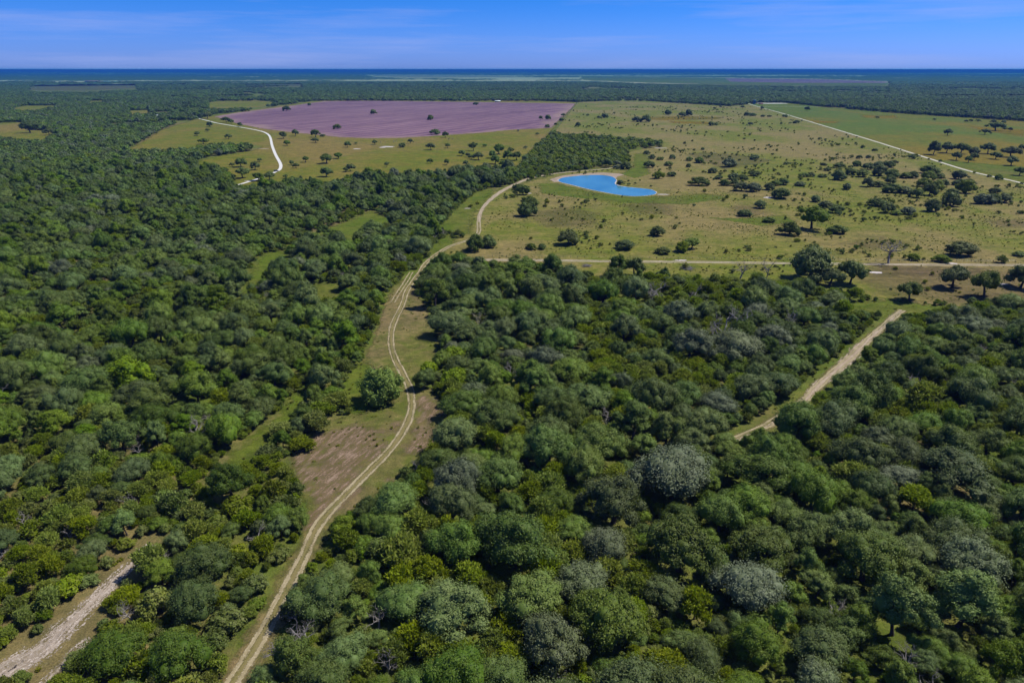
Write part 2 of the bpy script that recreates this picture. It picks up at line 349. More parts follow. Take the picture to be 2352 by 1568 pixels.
GRAZED = poly([za(*p) for p in [(540, 410), (640, 365), (740, 300), (870, 258), (985, 232), (1120, 212), (1320, 184), (1490, 158), (1900, 152), (2352, 160)]] +
              [zb(*p) for p in [(300, 172), (180, 305), (60, 420), (20, 470)]] +
              [za(*p) for p in [(2250, 470), (2100, 482), (2070, 492), (1950, 500), (1880, 497), (1820, 510), (1760, 505), (1700, 500), (1600, 522), (1540, 542), (1440, 547), (1400, 535),
               (1340, 515), (1300, 545), (1150, 560), (1040, 575), (1085, 530), (1060, 500), (1000, 480), (910, 465), (920, 440), (1000, 420), (1190, 388), (1205, 372), (980, 362), (900, 388), (760, 392), (640, 402)]])
PASTURE = poly([zb(*p) for p in [(300, 172), (560, 160), (700, 172), (1000, 190), (1085, 182), (1250, 222), (1450, 282), (1670, 350), (1900, 423), (2100, 485), (2352, 543), (2700, 640)]] +
               [(2700, 700), (2352, 700), (2290, 665), (2200, 690), (2100, 695), (2050, 690), (1960, 672), (1890, 668), (1800, 648), (1640, 645), (1500, 632), (1400, 645), (1310, 622),
                (1240, 603), (1120, 606), (1060, 580), (1010, 600), (985, 590), (1005, 556), (1070, 545), (1083, 505), (1062, 480), (1105, 458), (1150, 432)] +
               [zb(*p) for p in [(0, 560), (100, 530), (200, 505), (350, 482), (480, 467), (530, 470), (545, 440), (530, 400), (600, 385), (690, 380), (690, 350), (640, 340), (500, 330), (330, 318), (190, 312)]])
MEADOW = poly([zb(*p) for p in [(1085, 178), (1280, 178), (1500, 200), (1800, 225), (2352, 260), (2800, 295), (2800, 660), (2352, 545), (2100, 487), (1900, 425), (1670, 352), (1450, 285), (1250, 225)]])
CLEARING = poly([(835, 830), (866, 760), (878, 715), (905, 655), (935, 640), (965, 680), (990, 730), (1012, 790), (1010, 830), (955, 868), (1000, 900), (1030, 950), (1024, 1000),
                 (962, 1050), (900, 1112), (850, 1152), (775, 1200), (718, 1290), (690, 1340), (650, 1430), (585, 1580), (480, 1600), (560, 1470), (620, 1370), (660, 1290),
                 (708, 1200), (690, 1130), (676, 1080), (668, 1040), (700, 995), (760, 966), (830, 948), (880, 935), (905, 915), (890, 870)])
MOWN = poly([(670, 1045), (730, 992), (820, 962), (890, 968), (915, 985), (860, 1060), (800, 1130), (740, 1205), (706, 1210), (682, 1120)])
MOWN2 = poly([(838, 832), (868, 770), (900, 715), (925, 690), (902, 745), (896, 800), (912, 850), (885, 866)])
MOWN3 = poly([(960, 905), (1000, 915), (1026, 945), (1022, 1000), (962, 1048), (905, 1100), (925, 1020), (955, 975)])
MOWN4 = poly([(930, 770), (985, 760), (1008, 800), (1000, 835), (945, 850), (920, 820)])
LANESTRIP = poly([(703, 880), (722, 888), (655, 985), (575, 1052), (490, 1130), (465, 1115), (550, 1025), (630, 960)])
SQUARE = poly([zb(*p) for p in [(165, 310), (330, 318), (500, 330), (640, 340), (692, 350), (692, 378), (600, 385), (530, 400), (545, 440), (525, 468), (480, 463), (350, 478), (200, 503), (100, 526), (20, 552),
               (0, 480), (60, 420), (110, 370)]])
GAPS = [poly(p) for p in (
    [(800, 940), (790, 905), (800, 865), (840, 835), (880, 830), (900, 870), (905, 920), (860, 945)],
    [(695, 548), (778, 519), (821, 503), (853, 485), (880, 500), (902, 505), (860, 520), (824, 525), (814, 548), (828, 566), (808, 564), (798, 550), (775, 531), (708, 552)],
    [(560, 672), (592, 620), (617, 582), (646, 578), (668, 612), (614, 618), (598, 640), (580, 672)],
    [(705, 656), (770, 652), (772, 684), (720, 682)],
    [(1040, 535), (1010, 552), (985, 585), (1000, 585), (1030, 562)],
    [(985, 520), (1020, 515), (1060, 470), (1100, 440), (1140, 430), (1110, 460), (1080, 490), (1085, 540)],
    [(2000, 615), (2352, 625), (2352, 690), (2200, 690), (2060, 680), (1990, 650)],
    [(1890, 700), (2050, 690), (2130, 705), (2250, 700), (2250, 715), (2090, 725), (1960, 720)],
    [(1000, 1085), (1050, 1065), (1060, 1085), (1020, 1110), (980, 1125)])]
MEADOWS = [poly(p) for p in (
    [(-60, 284), (52, 281), (66, 300), (132, 300), (122, 314), (98, 326), (45, 323), (-60, 311)],
    [(30, 249), (60, 243), (132, 243), (122, 250), (76, 256), (35, 255)],
    [(250, 219), (305, 218), (302, 226), (250, 227)],
    [(298, 255), (345, 253), (336, 263), (298, 265)],
    [(205, 231), (240, 230), (238, 238), (205, 238)],
    [(480, 235), (560, 228), (640, 236), (600, 246), (520, 252), (480, 250)])]
DRY = [poly([(60, 203), (90, 196), (310, 194), (318, 203), (200, 209), (75, 208)]), poly([(560, 196), (690, 194), (700, 199), (560, 199)])]
FAR_GREEN = poly([zb(*p) for p in [(310, 50), (700, 57), (1000, 61), (1730, 80), (1740, 94), (1000, 91), (600, 82), (320, 70)]])
FAR_PURPLE = poly([zb(*p) for p in [(980, 62), (1400, 66), (1730, 78), (1720, 84), (1300, 84), (1000, 78)]])
FAR_PINK = poly([za(*p) for p in [(1690, 47), (1900, 46), (2352, 51), (2400, 57), (1900, 60), (1720, 53)]])
WOOD_NEAR = poly([(-700, 1900), (-700, 330), (60, 325), (200, 345), (270, 353), (340, 345), (450, 345), (455, 370), (520, 400), (545, 415), (640, 425), (650, 412), (690, 408), (760, 415), (860, 398),
                  (980, 395), (1060, 390), (1180, 378), (1190, 420), (1100, 440), (1060, 480), (1083, 505), (1070, 545), (1005, 556), (985, 590), (960, 640), (1010, 595), (1060, 578), (1120, 600), (1240, 598),
                  (1310, 618), (1420, 640), (1500, 628), (1640, 642), (1800, 645), (1900, 665), (2050, 690), (2200, 700), (2352, 690), (3100, 700), (3100, 1900)])

def ring_expand(pg, d):
    c = pg.mean(0); o = []
    for i in range(len(pg)):
        t = pg[(i + 1) % len(pg)] - pg[i - 1]; n = np.array([t[1], -t[0]]); n /= np.hypot(*n)
        if signed((pg[i] + n * 1.0)[None], pg)[0] > 0: n = -n
        o.append(pg[i] + n * d)
    return np.array(o)
# ------------------------------------------------------------------ ground sheets
def sheet(name, pg, mat, z, res=70, feather=3.0, kind='structure', label=None):
    lo, hi = pg.min(0) - feather, pg.max(0) + feather
    nx, ny = [int(min(res * 2, max(6, v))) for v in ((hi - lo) / max((hi - lo).max() / res, 0.4))]
    X, Y = np.meshgrid(np.linspace(lo[0], hi[0], nx + 1), np.linspace(lo[1], hi[1], ny + 1))
    P = np.stack([X.ravel(), Y.ravel()], 1); sd = signed(P, pg)
    cell = float(((hi - lo) / (nx, ny)).max())
    i = np.arange(nx * ny); a = (i // nx) * (nx + 1) + i % nx
    F = np.stack([a, a + 1, a + nx + 2, a + nx + 1], 1)
    F = F[(sd[F] > -feather - cell * 0.5).any(1)]
    me = mesh(name, np.column_stack([P, np.full(len(P), z)]), F, [mat], {'edge': np.clip(sd, -60, 60)})
    o = obj(name, me); tag(o, label=label, kind=kind); return o
def strip(name, line, half, mat, z, step=2.0, parent=None, offset=0.0, wob=0.0):
    P, u = smooth_line(line, step)
    t = np.gradient(P, axis=0); t /= np.hypot(t[:, 0], t[:, 1])[:, None]
    nrm = np.stack([-t[:, 1], t[:, 0]], 1)
    ph = RNG.uniform(0, 6, 3)
    wv = wob * (np.sin(u / 9 + ph[0]) + 0.6 * np.sin(u / 3.7 + ph[1])) if wob else np.zeros(len(u))
    hw = half * np.ones(len(u)) if np.isscalar(half) else np.interp(u / u[-1], np.linspace(0, 1, len(half)), half)
    cols = np.array([-1, -0.5, 0, 0.5, 1.0])
    V = np.concatenate([np.column_stack([P + nrm * (offset + wv + c * hw * 1.6)[:, None], np.full(len(P), z)]) for c in cols])
    E = np.concatenate([hw - abs(c) * hw * 1.6 for c in cols])
    n = len(P); i = np.arange(n - 1)
    F = np.concatenate([np.stack([k * n + i, (k + 1) * n + i, (k + 1) * n + i + 1, k * n + i + 1], 1) for k in range(4)])
    return obj(name, mesh(name, V, F, [mat], {'edge': E, 'along': np.tile(u, 5), 'across': np.concatenate([offset + c * hw * 1.6 for c in cols])}), parent)

g = [(-60000, -300), (60000, -300), (60000, 60000), (-60000, 60000)]
n1 = np.concatenate([[-60000, -15000, -4000], np.linspace(-1500, 1500, 13), [4000, 15000, 60000]]); n2 = np.concatenate([[-300, 0], np.linspace(100, 2600, 11), [5000, 12000, 30000, 60000]])
X, Y = np.meshgrid(n1, n2); k = len(n1); i = np.arange((k - 1) * (len(n2) - 1)); a = (i // (k - 1)) * k + i % (k - 1)
go = obj('ground', mesh('ground', np.column_stack([X.ravel(), Y.ravel(), np.zeros(X.size)]), np.stack([a, a + 1, a + k + 1, a + k], 1), [G_FLOOR])); tag(go, kind='structure')
sheet('grazed_field', GRAZED, G_GRAZED, 0.010, 110, 8)
sheet('pond_pasture', PASTURE, G_PAST, 0.014, 130, 8)
sheet('road_meadow', MEADOW, G_MEADOW, 0.018, 90, 6)
for p in MEADOWS: sheet('small_meadow', p, G_GRAZED, 0.022, 40, 8)
for p in DRY: sheet('dry_field', p, G_BROWN, 0.05, 40, 15)
for p in GAPS: sheet('grass_glade', ring_expand(p, 3.0), G_LUSH if p is not GAPS[6] and p is not GAPS[8] else G_BROWN, 0.026, 40, 3)
sheet('grass_lane', LANESTRIP, G_LUSH, 0.022, 60, 3)
sheet('mown_clearing', CLEARING, G_CLEAR, 0.030, 110, 2.5)
for p in (MOWN, MOWN3): sheet('cut_grass_patch', p, G_MOWN, 0.034, 50, 5)
sheet('ploughed_field', PLOUGHED, PLOUGH, 0.060, 110, 8)
LUSHES = [[zb(*p) for p in q] for q in ([(120, 545), (210, 545), (350, 580), (500, 608), (680, 605), (900, 590), (1000, 610), (800, 640), (560, 635), (300, 610), (130, 590)],
          [(560, 410), (620, 400), (640, 420), (615, 470), (640, 500), (560, 520), (500, 500), (560, 470)], [(900, 700), (1150, 740), (1300, 720), (1250, 690), (1050, 705)],
          [(1900, 430), (2352, 470), (2400, 540), (2200, 500)])]
for p in LUSHES: sheet('lush_grass_patch', poly(p), G_LUSH, 0.036, 50, 6)
for q in ([(620, 240), (760, 236), (960, 240), (950, 250), (700, 255), (620, 250)], [(720, 258), (900, 262), (980, 275), (860, 272), (740, 268)], [(1600, 230), (1760, 232), (1770, 245), (1620, 242)],
          [(1380, 255), (1500, 258), (1490, 268), (1390, 266)], [(2100, 280), (2352, 300), (2352, 330), (2150, 300)]):
    sheet('flowering_weed_patch', poly([zb(*p) for p in q]), G_GOLD, 0.044, 40, 10)
for q in ([(500, 640), (640, 630), (760, 650), (720, 690), (560, 680)], [(60, 680), (250, 650), (400, 680), (380, 740), (150, 745)], [(1000, 650), (1130, 640), (1180, 690), (1040, 690)],
          [(2180, 715), (2352, 710), (2400, 745), (2250, 745)], [(980, 480), (1200, 440), (1100, 420), (900, 400), (800, 410)], [(1500, 820), (1700, 790), (1850, 830), (1650, 850)],
          [(1650, 915), (2000, 925), (2200, 935), (2100, 965), (1750, 965)]):
    sheet('dry_grass_patch', poly([zb(*p) for p in q]), G_BROWN, 0.040, 40, 10)

def kindly(o, **k): tag(o, kind='structure', **k); return o
t = bpy.data.objects.new('winding_track', None); COL.objects.link(t); kindly(t)
for s in (-1.0, 1.0): strip('wheel_rut', TRACK, [0.62, 0.46, 0.40, 0.44, 0.62, 0.62, 0.66, 0.66, 0.7, 0.8, 0.9], DIRT, 0.046, 1.5, t, s, 0.10)
strip('track_verge', TRACK, 1.7, dirt_mat('worn_verge', (0.15, 0.135, 0.05), (0.175, 0.145, 0.065), (0.21, 0.165, 0.09), (0.10, 0.10, 0.035), 1.6, 6.0, 0.8), 0.040, 2.0, t)
strip('dam_bed', TRACK[-9:], [1.2, 1.8, 2.6, 2.8, 2.8, 2.6, 2.0], dirt_mat('dam_dirt', (0.26, 0.205, 0.145), (0.33, 0.27, 0.20), (0.40, 0.34, 0.26), (0.22, 0.17, 0.11), 0.8, 4.0, 0.6), 0.052, 2.5, t)
t = bpy.data.objects.new('spur_track', None); COL.objects.link(t); kindly(t)
for s in (-0.9, 0.9): strip('wheel_rut', SPUR, 0.45, DIRT, 0.046, 1.5, t, s, 0.08)
t = bpy.data.objects.new('farm_lane', None); COL.objects.link(t); kindly(t)
for s in (-1.3, 1.3): strip('wheel_rut', LANE, 0.85, dirt_mat('lane_dirt', (0.30, 0.245, 0.18), (0.40, 0.34, 0.27), (0.50, 0.44, 0.38), (0.22, 0.18, 0.11), 0.4, 2.0, 1.0), 0.048, 2.5, t, s, 0.12)
t = bpy.data.objects.new('sandy_track', None); COL.objects.link(t); kindly(t)
strip('sand_bed', SANDY, [3.6, 3.0, 2.3, 1.9, 1.6, 1.4], SAND, 0.044, 1.5, t, 0.0, 0.2)
for s in (-1.1, 1.1): strip('wheel_rut', SANDY, [1.1, 0.9, 0.7, 0.6, 0.5], SAND, 0.050, 1.5, t, s, 0.15)
strip('side_bed', SANDY2, [1.2, 0.9, 1.2], SAND, 0.052, 1.5, t, 0.0, 0.2)
t = bpy.data.objects.new('rutted_track', None); COL.objects.link(t); kindly(t)
strip('stony_bed', RUTTED, [0.9, 1.1, 1.6, 2.3, 2.0, 1.4, 0.9, 0.5], STONE, 0.044, 1.5, t, 0.0, 0.45)
for s in (-1.0, 1.0): strip('wheel_rut', RUTTED, 0.55, DIRT, 0.050, 1.5, t, s, 0.12)
strip('grass_verge', RUTTED, 2.6, dirt_mat('dry_verge', (0.13, 0.125, 0.04), (0.17, 0.14, 0.06), (0.22, 0.17, 0.09), (0.10, 0.10, 0.035), 1.5, 6.0, 0.6), 0.036, 2.0, t)
kindly(strip('gravel_road', ROAD, 2.0, GRAVEL, 0.070, 4.0))
WORN = dirt_mat('worn_path', (0.15, 0.12, 0.06), (0.19, 0.15, 0.085), (0.24, 0.19, 0.125), (0.12, 0.11, 0.04), 1.2, 3.0, 0.8)
for q in ([(1235, 318), (1330, 338), (1450, 346), (1560, 352), (1640, 358), (1720, 370), (1790, 378)], [(1292, 452), (1400, 436), (1500, 426), (1650, 410), (1800, 396), (1980, 388), (2200, 374), (2352, 360)]):
    kindly(strip('field_path', poly([za(*p) for p in q]), 1.5, WORN, 0.052, 4.0, None, 0.0, 0.3))
kindly(strip('straight_road', STRAIGHT, 2.3, GRAVEL2, 0.070, 6.0))
kindly(strip('pad_road', PADROAD, 2.5, GRAVEL2, 0.066, 6.0))
bank = np.vstack([poly([zb(*p) for p in [(170, 526), (230, 508), (330, 497), (420, 494), (490, 499), (520, 505), (488, 512), (480, 522), (440, 512), (300, 514), (220, 538), (190, 538)]])])
sheet('pond_bank', bank, BANK, 0.050, 70, 6)
sheet('pond_margin', ring_expand(POND, 1.3), CALICHE, 0.056, 110, 3)
P, u = smooth_line(np.vstack([POND, POND[:1]]), 1.5)
n = len(P); ctr = POND.mean(0)
lo, hi = POND.min(0), POND.max(0)
import bmesh
bm = bmesh.new(); vs = [bm.verts.new((x, y, 0.085)) for x, y in P[:-1]]; bm.faces.new(vs); bmesh.ops.triangulate(bm, faces=bm.faces[:])
me = bpy.data.meshes.new('pond'); bm.to_mesh(me); bm.free(); me.materials.append(WATER); kindly(obj('pond', me))
spots = [(za(1780, 376), 11, 9), (za(1640, 386), 6, 5), (za(1755, 380), 5, 4), (za(1460, 543), 5, 2), (zb(2025, 912), 4, 2.0), (zb(772, 897), 4, 1.5), (zb(1672, 953), 4, 2.5), (zb(690, 595), 6, 2.5),
         (zb(680, 382), 10, 3), (zb(450, 402), 5, 4), (za(160, 616), 16, 3), (za(1210, 385), 8, 2), (za(1150, 532), 7, 3), (zb(1185, 610), 5, 5), (zb(1200, 177), 45, 30),
         (za(2147, 659), 3, 1.5), (zb(80, 590), 3, 2), ((2295, 652), 5, 2)]
for (c, rx, ry) in spots:
    cx, cy = ground(*c); a = np.linspace(0, 2 * math.pi, 14, endpoint=False); rr = RNG.uniform(0.7, 1.2, 14)
    sheet('bare_patch', np.column_stack([cx + rx * rr * np.cos(a), cy + ry * rr * np.sin(a)]), CALICHE, 0.062, 24, 3)

# ------------------------------------------------------------------ tree builders
def unit(v): return v / (np.linalg.norm(v, axis=-1, keepdims=True) + 1e-9)
def blob(c, r, rng, k=8):
    """uneven closed lump that fills the heart of a leaf mass"""
    th = np.linspace(0, math.pi, 6)[1:-1]; ph = np.arange(k) * 2 * math.pi / k
    D = np.array([(math.sin(a) * math.cos(b), math.sin(a) * math.sin(b), math.cos(a)) for a in th for b in ph] + [(0, 0, 1), (0, 0, -1)])
    V = c + D * r * rng.uniform(0.75, 1.1, (len(D), 1))
    Q = [(i * k + j, i * k + (j + 1) % k, (i + 1) * k + (j + 1) % k, (i + 1) * k + j) for i in range(3) for j in range(k)]
    T = [(4 * k, (j + 1) % k, j) for j in range(k)] + [(4 * k + 1, 3 * k + j, 3 * k + (j + 1) % k) for j in range(k)]
    return V, np.array(Q), np.array(T)
def crown_mesh(name, rng, R0, H, z0, lobes, lobe_r, clumps, leaves, size, mat, style='oak', twigs=0):
    """leaf masses: lobes spread over a flattened dome, each a crowd of leaf clumps, each clump a handful of leaf faces"""
    C, Rl = [], []; pa, pb = rng.uniform(0, 6.28, 2); ea, eb = rng.uniform(0.08, 0.24), rng.uniform(0.05, 0.16)
    for i in range(lobes):
        a = i * 2.399963 + rng.uniform(-0.35, 0.35); f = math.sqrt((i + 0.5) / lobes)
        lr = lobe_r * R0 * rng.uniform(0.6, 1.3)
        rad = max(0.0, R0 * (1 + ea * math.cos(2 * a + pa) + eb * math.cos(3 * a + pb)) - lr * 0.85) * f * rng.uniform(0.8, 1.1)
        top = z0 + H - lr * 0.8
        z = top - (H - lr * 1.4) * (f ** 2.2) * rng.uniform(0.55, 0.95) + rng.uniform(-0.16, 0.07) * H
        C.append((rad * math.cos(a), rad * math.sin(a), max(z, z0 + lr * 0.55))); Rl.append(lr)
    C, Rl = np.array(C), np.array(Rl)
    V, Q, T, tint = [], [], [], []; nv = 0
    for c, r in zip(C, Rl):
        b = blob(c, r * (0.78 if style != 'mesq' else 0.6), rng); V.append(b[0]); Q.append(b[1] + nv); T.append(b[2] + nv); nv += len(b[0]); tint.append(rng.uniform(0.05, 0.35, len(b[0])) + (0.25 if style == 'mesq' else 0))
    P, D, R_ = [], [], []
    for i, (c, r) in enumerate(zip(C, Rl)):
        d = unit(rng.normal(size=(clumps, 3))); d[:, 2] = np.where(d[:, 2] < -0.35, -d[:, 2], d[:, 2])
        p = c + d * r * rng.uniform(0.82, 1.06, (clumps, 1)) * np.array([1, 1, 0.85])
        dist = np.linalg.norm(p[:, None] - C[None], axis=2) / Rl[None]; dist[:, i] = 9
        ok = dist.min(1) > 0.72
        P.append(p[ok]); D.append(d[ok]); R_.append(np.full(ok.sum(), r))
    P, D, R_ = np.vstack(P), np.vstack(D), np.concatenate(R_)
    ct = rng.uniform(0, 1, len(P))
    m = len(P) * leaves
    ci = np.repeat(np.arange(len(P)), leaves)
    off = rng.normal(size=(m, 3)) * (R_[ci] * (0.17 if style != 'mesq' else 0.24))[:, None]
    pos = P[ci] + off
    nrm = unit(unit(off) * 0.7 + D[ci] * 0.8 + rng.normal(size=(m, 3)) * (0.45 if style != 'mesq' else 0.8) + np.array([0, 0, 0.25]))
    s = size * rng.uniform(0.6, 1.35, m)
    if style == 'mesq':       # feathery sprays: long thin faces that point outwards and up
        ax = unit(D[ci] * 0.9 + np.array([0, 0, 0.35]) + rng.normal(size=(m, 3)) * 0.5); asp = 0.34; s = s * 1.6
    else:
        ax = unit(np.cross(nrm, rng.normal(size=(m, 3)))); asp = 0.62
    if style == 'mesq': nrm = unit(np.array([0, 0, 1.0]) + D[ci] * 0.5 + rng.normal(size=(m, 3)) * 0.45)
    bi = unit(np.cross(nrm, ax)); ax = np.cross(bi, nrm) if style != 'mesq' else ax
    L0 = ax * (s * 0.5)[:, None]; W0 = bi * (s * 0.5 * asp)[:, None]; up = nrm * (s * 0.10)[:, None]
    quad = np.stack([pos - L0, pos + W0 - L0 * 0.1 + up, pos + L0, pos - W0 + L0 * 0.1 + up], 1).reshape(-1, 3)
    V.append(quad); Q.append(np.arange(m * 4).reshape(-1, 4) + nv); nv += len(quad)
    lt = np.clip(ct[ci] * 0.72 + rng.uniform(0, 0.26, m), 0, 1); tint.append(np.repeat(lt, 4))
    V = np.vstack(V); V[:, 2] = np.maximum(V[:, 2], 0.05)
    F = [np.vstack(Q), np.vstack(T)]
    return mesh(name, V, F, [mat], {'tint': np.concatenate(tint)}), C, Rl
def trunk_mesh(name, rng, C, Rl, h, r, mat, limbs=6, k=6):
    G = Geo(); lean = rng.uniform(-0.25, 0.25, 2)
    top = np.array([lean[0] * h, lean[1] * h, h])
    G.tube([(0, 0, -0.2), (lean[0] * h * 0.2, lean[1] * h * 0.2, h * 0.25), (lean[0] * h * 0.6, lean[1] * h * 0.6, h * 0.65), top], [r * 1.5, r * 1.05, r * 0.9, r * 0.75], k + 1)
    for c, lr in list(zip(C, Rl))[:: max(1, len(C) // limbs)]:
        e = c - np.array([0, 0, lr * 0.2]); mid = top * 0.45 + e * 0.55 + np.array([rng.uniform(-.5, .5), rng.uniform(-.5, .5), (e[2] - h) * -0.12]) * 1.0
        G.tube([top * 0.96, top * 0.7 + mid * 0.3, mid, e], [r * 0.6, r * 0.5, r * 0.33, r * 0.10], k - 1)
    return G.build(name, [mat], True)
def branch_mesh(name, rng, h, spread, mat, levels=4, r=0.22, fine=1.0, n0=5, droop=0.0):
    """leafless crown: forking tapered limbs"""
    G = Geo()
    def grow(p, d, ln, rad, lv):
        q = [p]; dd = d
        for _ in range(3):
            dd = unit(dd + rng.normal(size=3) * 0.22 + np.array([0, 0, 0.05 - droop * (levels - lv)])); q.append(q[-1] + dd * ln / 3)
        G.tube(q, np.linspace(rad, rad * 0.55, 4), 5 if lv > 1 else 3)
        if lv > 0:
            for _ in range(rng.integers(2, 4) if lv < levels else n0):
                t = rng.uniform(0.45, 1.0); i = min(2, int(t * 3)); b = q[i] * (1 - (t * 3 - i)) + q[i + 1] * (t * 3 - i)
                sp = unit(rng.normal(size=3)) * np.array([1, 1, 0.55]); sp[2] = abs(sp[2]) * 0.8
                grow(b, unit(dd * 0.55 + sp * spread), ln * rng.uniform(0.55, 0.78), rad * 0.52, lv - 1)
    grow(np.array([0, 0, -0.2]), unit(np.array([rng.uniform(-.2, .2), rng.uniform(-.2, .2), 1.0])), h * 0.34, r, levels)
    V = np.vstack(G.V); s = h / max(V[:, 2].max(), 0.1)
    for v in G.V: v *= s; v[:, 2] = np.maximum(v[:, 2], -0.2)
    return G.build(name, [mat], False)

BUILT = {}
def make_kind(key, n, fn):
    BUILT[key] = []
    for i in range(n):
        rng = np.random.default_rng(abs(hash((key, 5))) % 1 + sum(map(ord, key)) * 31 + i * 7919)
        BUILT[key].append(fn(rng, i))
def oak(rng, i, leaf='oak', q=1.0):          # built 10 m across
    H = rng.uniform(6.0, 7.6)
    c, C, Rl = crown_mesh('crown', rng, 5.0, H - 1.5, 1.5, 22, 0.30 + 0.03 * (i % 4), 36, 17, 0.235, LEAF[leaf])
    return {'crown': c, 'trunk': trunk_mesh('trunk', rng, C, Rl, 2.4, 0.32, BARK), 'r': 5.0, 'h': H}
def broad(rng, i, leaf='broad'):
    H = rng.uniform(7.0, 9.0)
    c, C, Rl = crown_mesh('crown', rng, 4.2, H - 1.6, 1.6, 18, 0.30 + 0.03 * (i % 4), 34, 16, 0.26, LEAF[leaf])
    return {'crown': c, 'trunk': trunk_mesh('trunk', rng, C, Rl, 2.8, 0.24, BARK), 'r': 4.2, 'h': H}
def mesq(rng, i, leaf='mesq'):
    H = rng.uniform(4.6, 6.0)
    c, C, Rl = crown_mesh('crown', rng, 3.4, H - 0.7, 0.7, 12, 0.38, 30, 11, 0.42, LEAF[leaf], 'mesq')
    return {'crown': c, 'trunk': trunk_mesh('trunk', rng, C, Rl, 1.2, 0.15, BARK, 7), 'r': 3.4, 'h': H}
def shrub(rng, i):
    H = rng.uniform(2.6, 3.6)
    c, C, Rl = crown_mesh('foliage', rng, 2.4, H - 0.15, 0.15, 10, 0.40, 24, 10, 0.34, LEAF['shrub'], 'oak' if i % 2 else 'mesq')
    return {'foliage': c, 'stem': trunk_mesh('stem', rng, C, Rl, 0.5, 0.09, BARK, 5, 5), 'r': 2.4, 'h': H}
def pasture(rng, i, leaf='dark'):            # umbrella crown on a bare bole
    H = rng.uniform(6.6, 8.0)
    c, C, Rl = crown_mesh('crown', rng, 5.0, H - 1.7, 1.7, 18, 0.34, 24, 10, 0.42, LEAF[leaf])
    return {'crown': c, 'trunk': trunk_mesh('trunk', rng, C, Rl, 3.0, 0.34, BARK), 'r': 5.0, 'h': H}
def bush(rng, i, leaf='dark'):               # motte: foliage down to the grass
    H = rng.uniform(5.4, 7.0)
    c, C, Rl = crown_mesh('crown', rng, 5.0, H - 0.1, 0.1, 24, 0.33, 24, 10, 0.4, LEAF[leaf])
    return {'crown': c, 'trunk': trunk_mesh('trunk', rng, C, Rl, 1.6, 0.3, BARK), 'r': 5.0, 'h': H}
def dead(rng, i):
    H = rng.uniform(5.5, 7.5)
    return {'branches': branch_mesh('branches', rng, H, rng.uniform(1.1, 1.5), DEADWOOD, 4, 0.16, n0=5), 'r': 4.0, 'h': H}
def sapling(rng, i):
    H = rng.uniform(1.6, 2.3)
    c, C, Rl = crown_mesh('foliage', rng, 1.5, H - 0.05, 0.05, 7, 0.42, 14, 9, 0.30, LEAF['tuft' if i % 3 else 'shrub'], 'mesq')
    return {'foliage': c, 'r': 1.5, 'h': H}
def weed(rng, i):
    c, C, Rl = crown_mesh('foliage', rng, 0.6, 0.55, 0.02, 3, 0.5, 6, 5, 0.22, LEAF['tuft'], 'mesq')
    return {'foliage': c, 'r': 0.6, 'h': 0.6}
def lowtree(rng, i, leaf, R0=5.0, H=7.0):
    c, C, Rl = crown_mesh('crown', rng, R0, H - 1.0, 1.0, 11, 0.38, 10, 6, 1.0, LEAF[leaf])
    return {'crown': c, 'r': R0, 'h': H}
make_kind('oak', 9, oak); make_kind('grey', 4, lambda r, i: oak(r, i, 'grey')); make_kind('broad', 7, broad); make_kind('mesq', 7, mesq)
make_kind('shrub', 6, shrub); make_kind('pasture', 6, pasture); make_kind('bush', 6, bush); make_kind('dead', 6, dead); make_kind('sapling', 6, sapling)
make_kind('weed', 4, weed); make_kind('green', 3, lambda r, i: bush(r, i, 'green')); make_kind('bright', 3, lambda r, i: mesq(r, i, 'bright')); make_kind('brightbush', 3, lambda r, i: bush(r, i, 'bright'))
make_kind('broadpasture', 3, lambda r, i: pasture(r, i, 'broad')); make_kind('greybush', 3, lambda r, i: bush(r, i, 'grey'))
for lf in ('oak', 'grey', 'broad', 'mesq', 'dark', 'bright'): make_kind('low_' + lf, 3, lambda r, i, lf=lf: lowtree(r, i, lf))

# ------------------------------------------------------------------ naming
ONES = 'zero one two three four five six seven eight nine ten eleven twelve thirteen fourteen fifteen sixteen seventeen eighteen nineteen'.split()
TENS = 'x x twenty thirty forty fifty sixty seventy eighty ninety'.split()
def words(n):
    n = int(round(n))
    if n <= 0: return 'zero'
    if n >= 100: return 'one-hundred'
    return ONES[n] if n < 20 else TENS[n // 10] + ('-' + ONES[n % 10] if n % 10 else '')
def whereabouts(px, py, x, y):
    p = np.array([[x, y]])
    if inside(p, SQUARE)[0]: return 'in the pond-side thicket'
    if inside(p, PASTURE)[0]: return 'in the pond pasture'
    if inside(p, MEADOW)[0]: return 'in the straight-road meadow'
    if inside(p, PLOUGHED)[0]: return 'in the ploughed field'
    if inside(p, GRAZED)[0]: return 'in the grazed field'
    if seg_dist(p, TRACK)[0] < 9: return 'beside the winding track'
    if seg_dist(p, SANDY)[0] < 9: return 'beside the sandy track'
    if seg_dist(p, RUTTED)[0] < 10: return 'beside the rutted track'
    if abs(signed(p, CLEARING)[0]) < 8: return 'edging the mown clearing'
    if py > 1010 and px < 700: return 'in the sandy-track brush'
    if px < 960 and py > 560: return 'in the sandy-track wood'
    if px < 960: return 'in the gravel-road wood'
    return 'in the rutted-track wood'
LABELS = {}
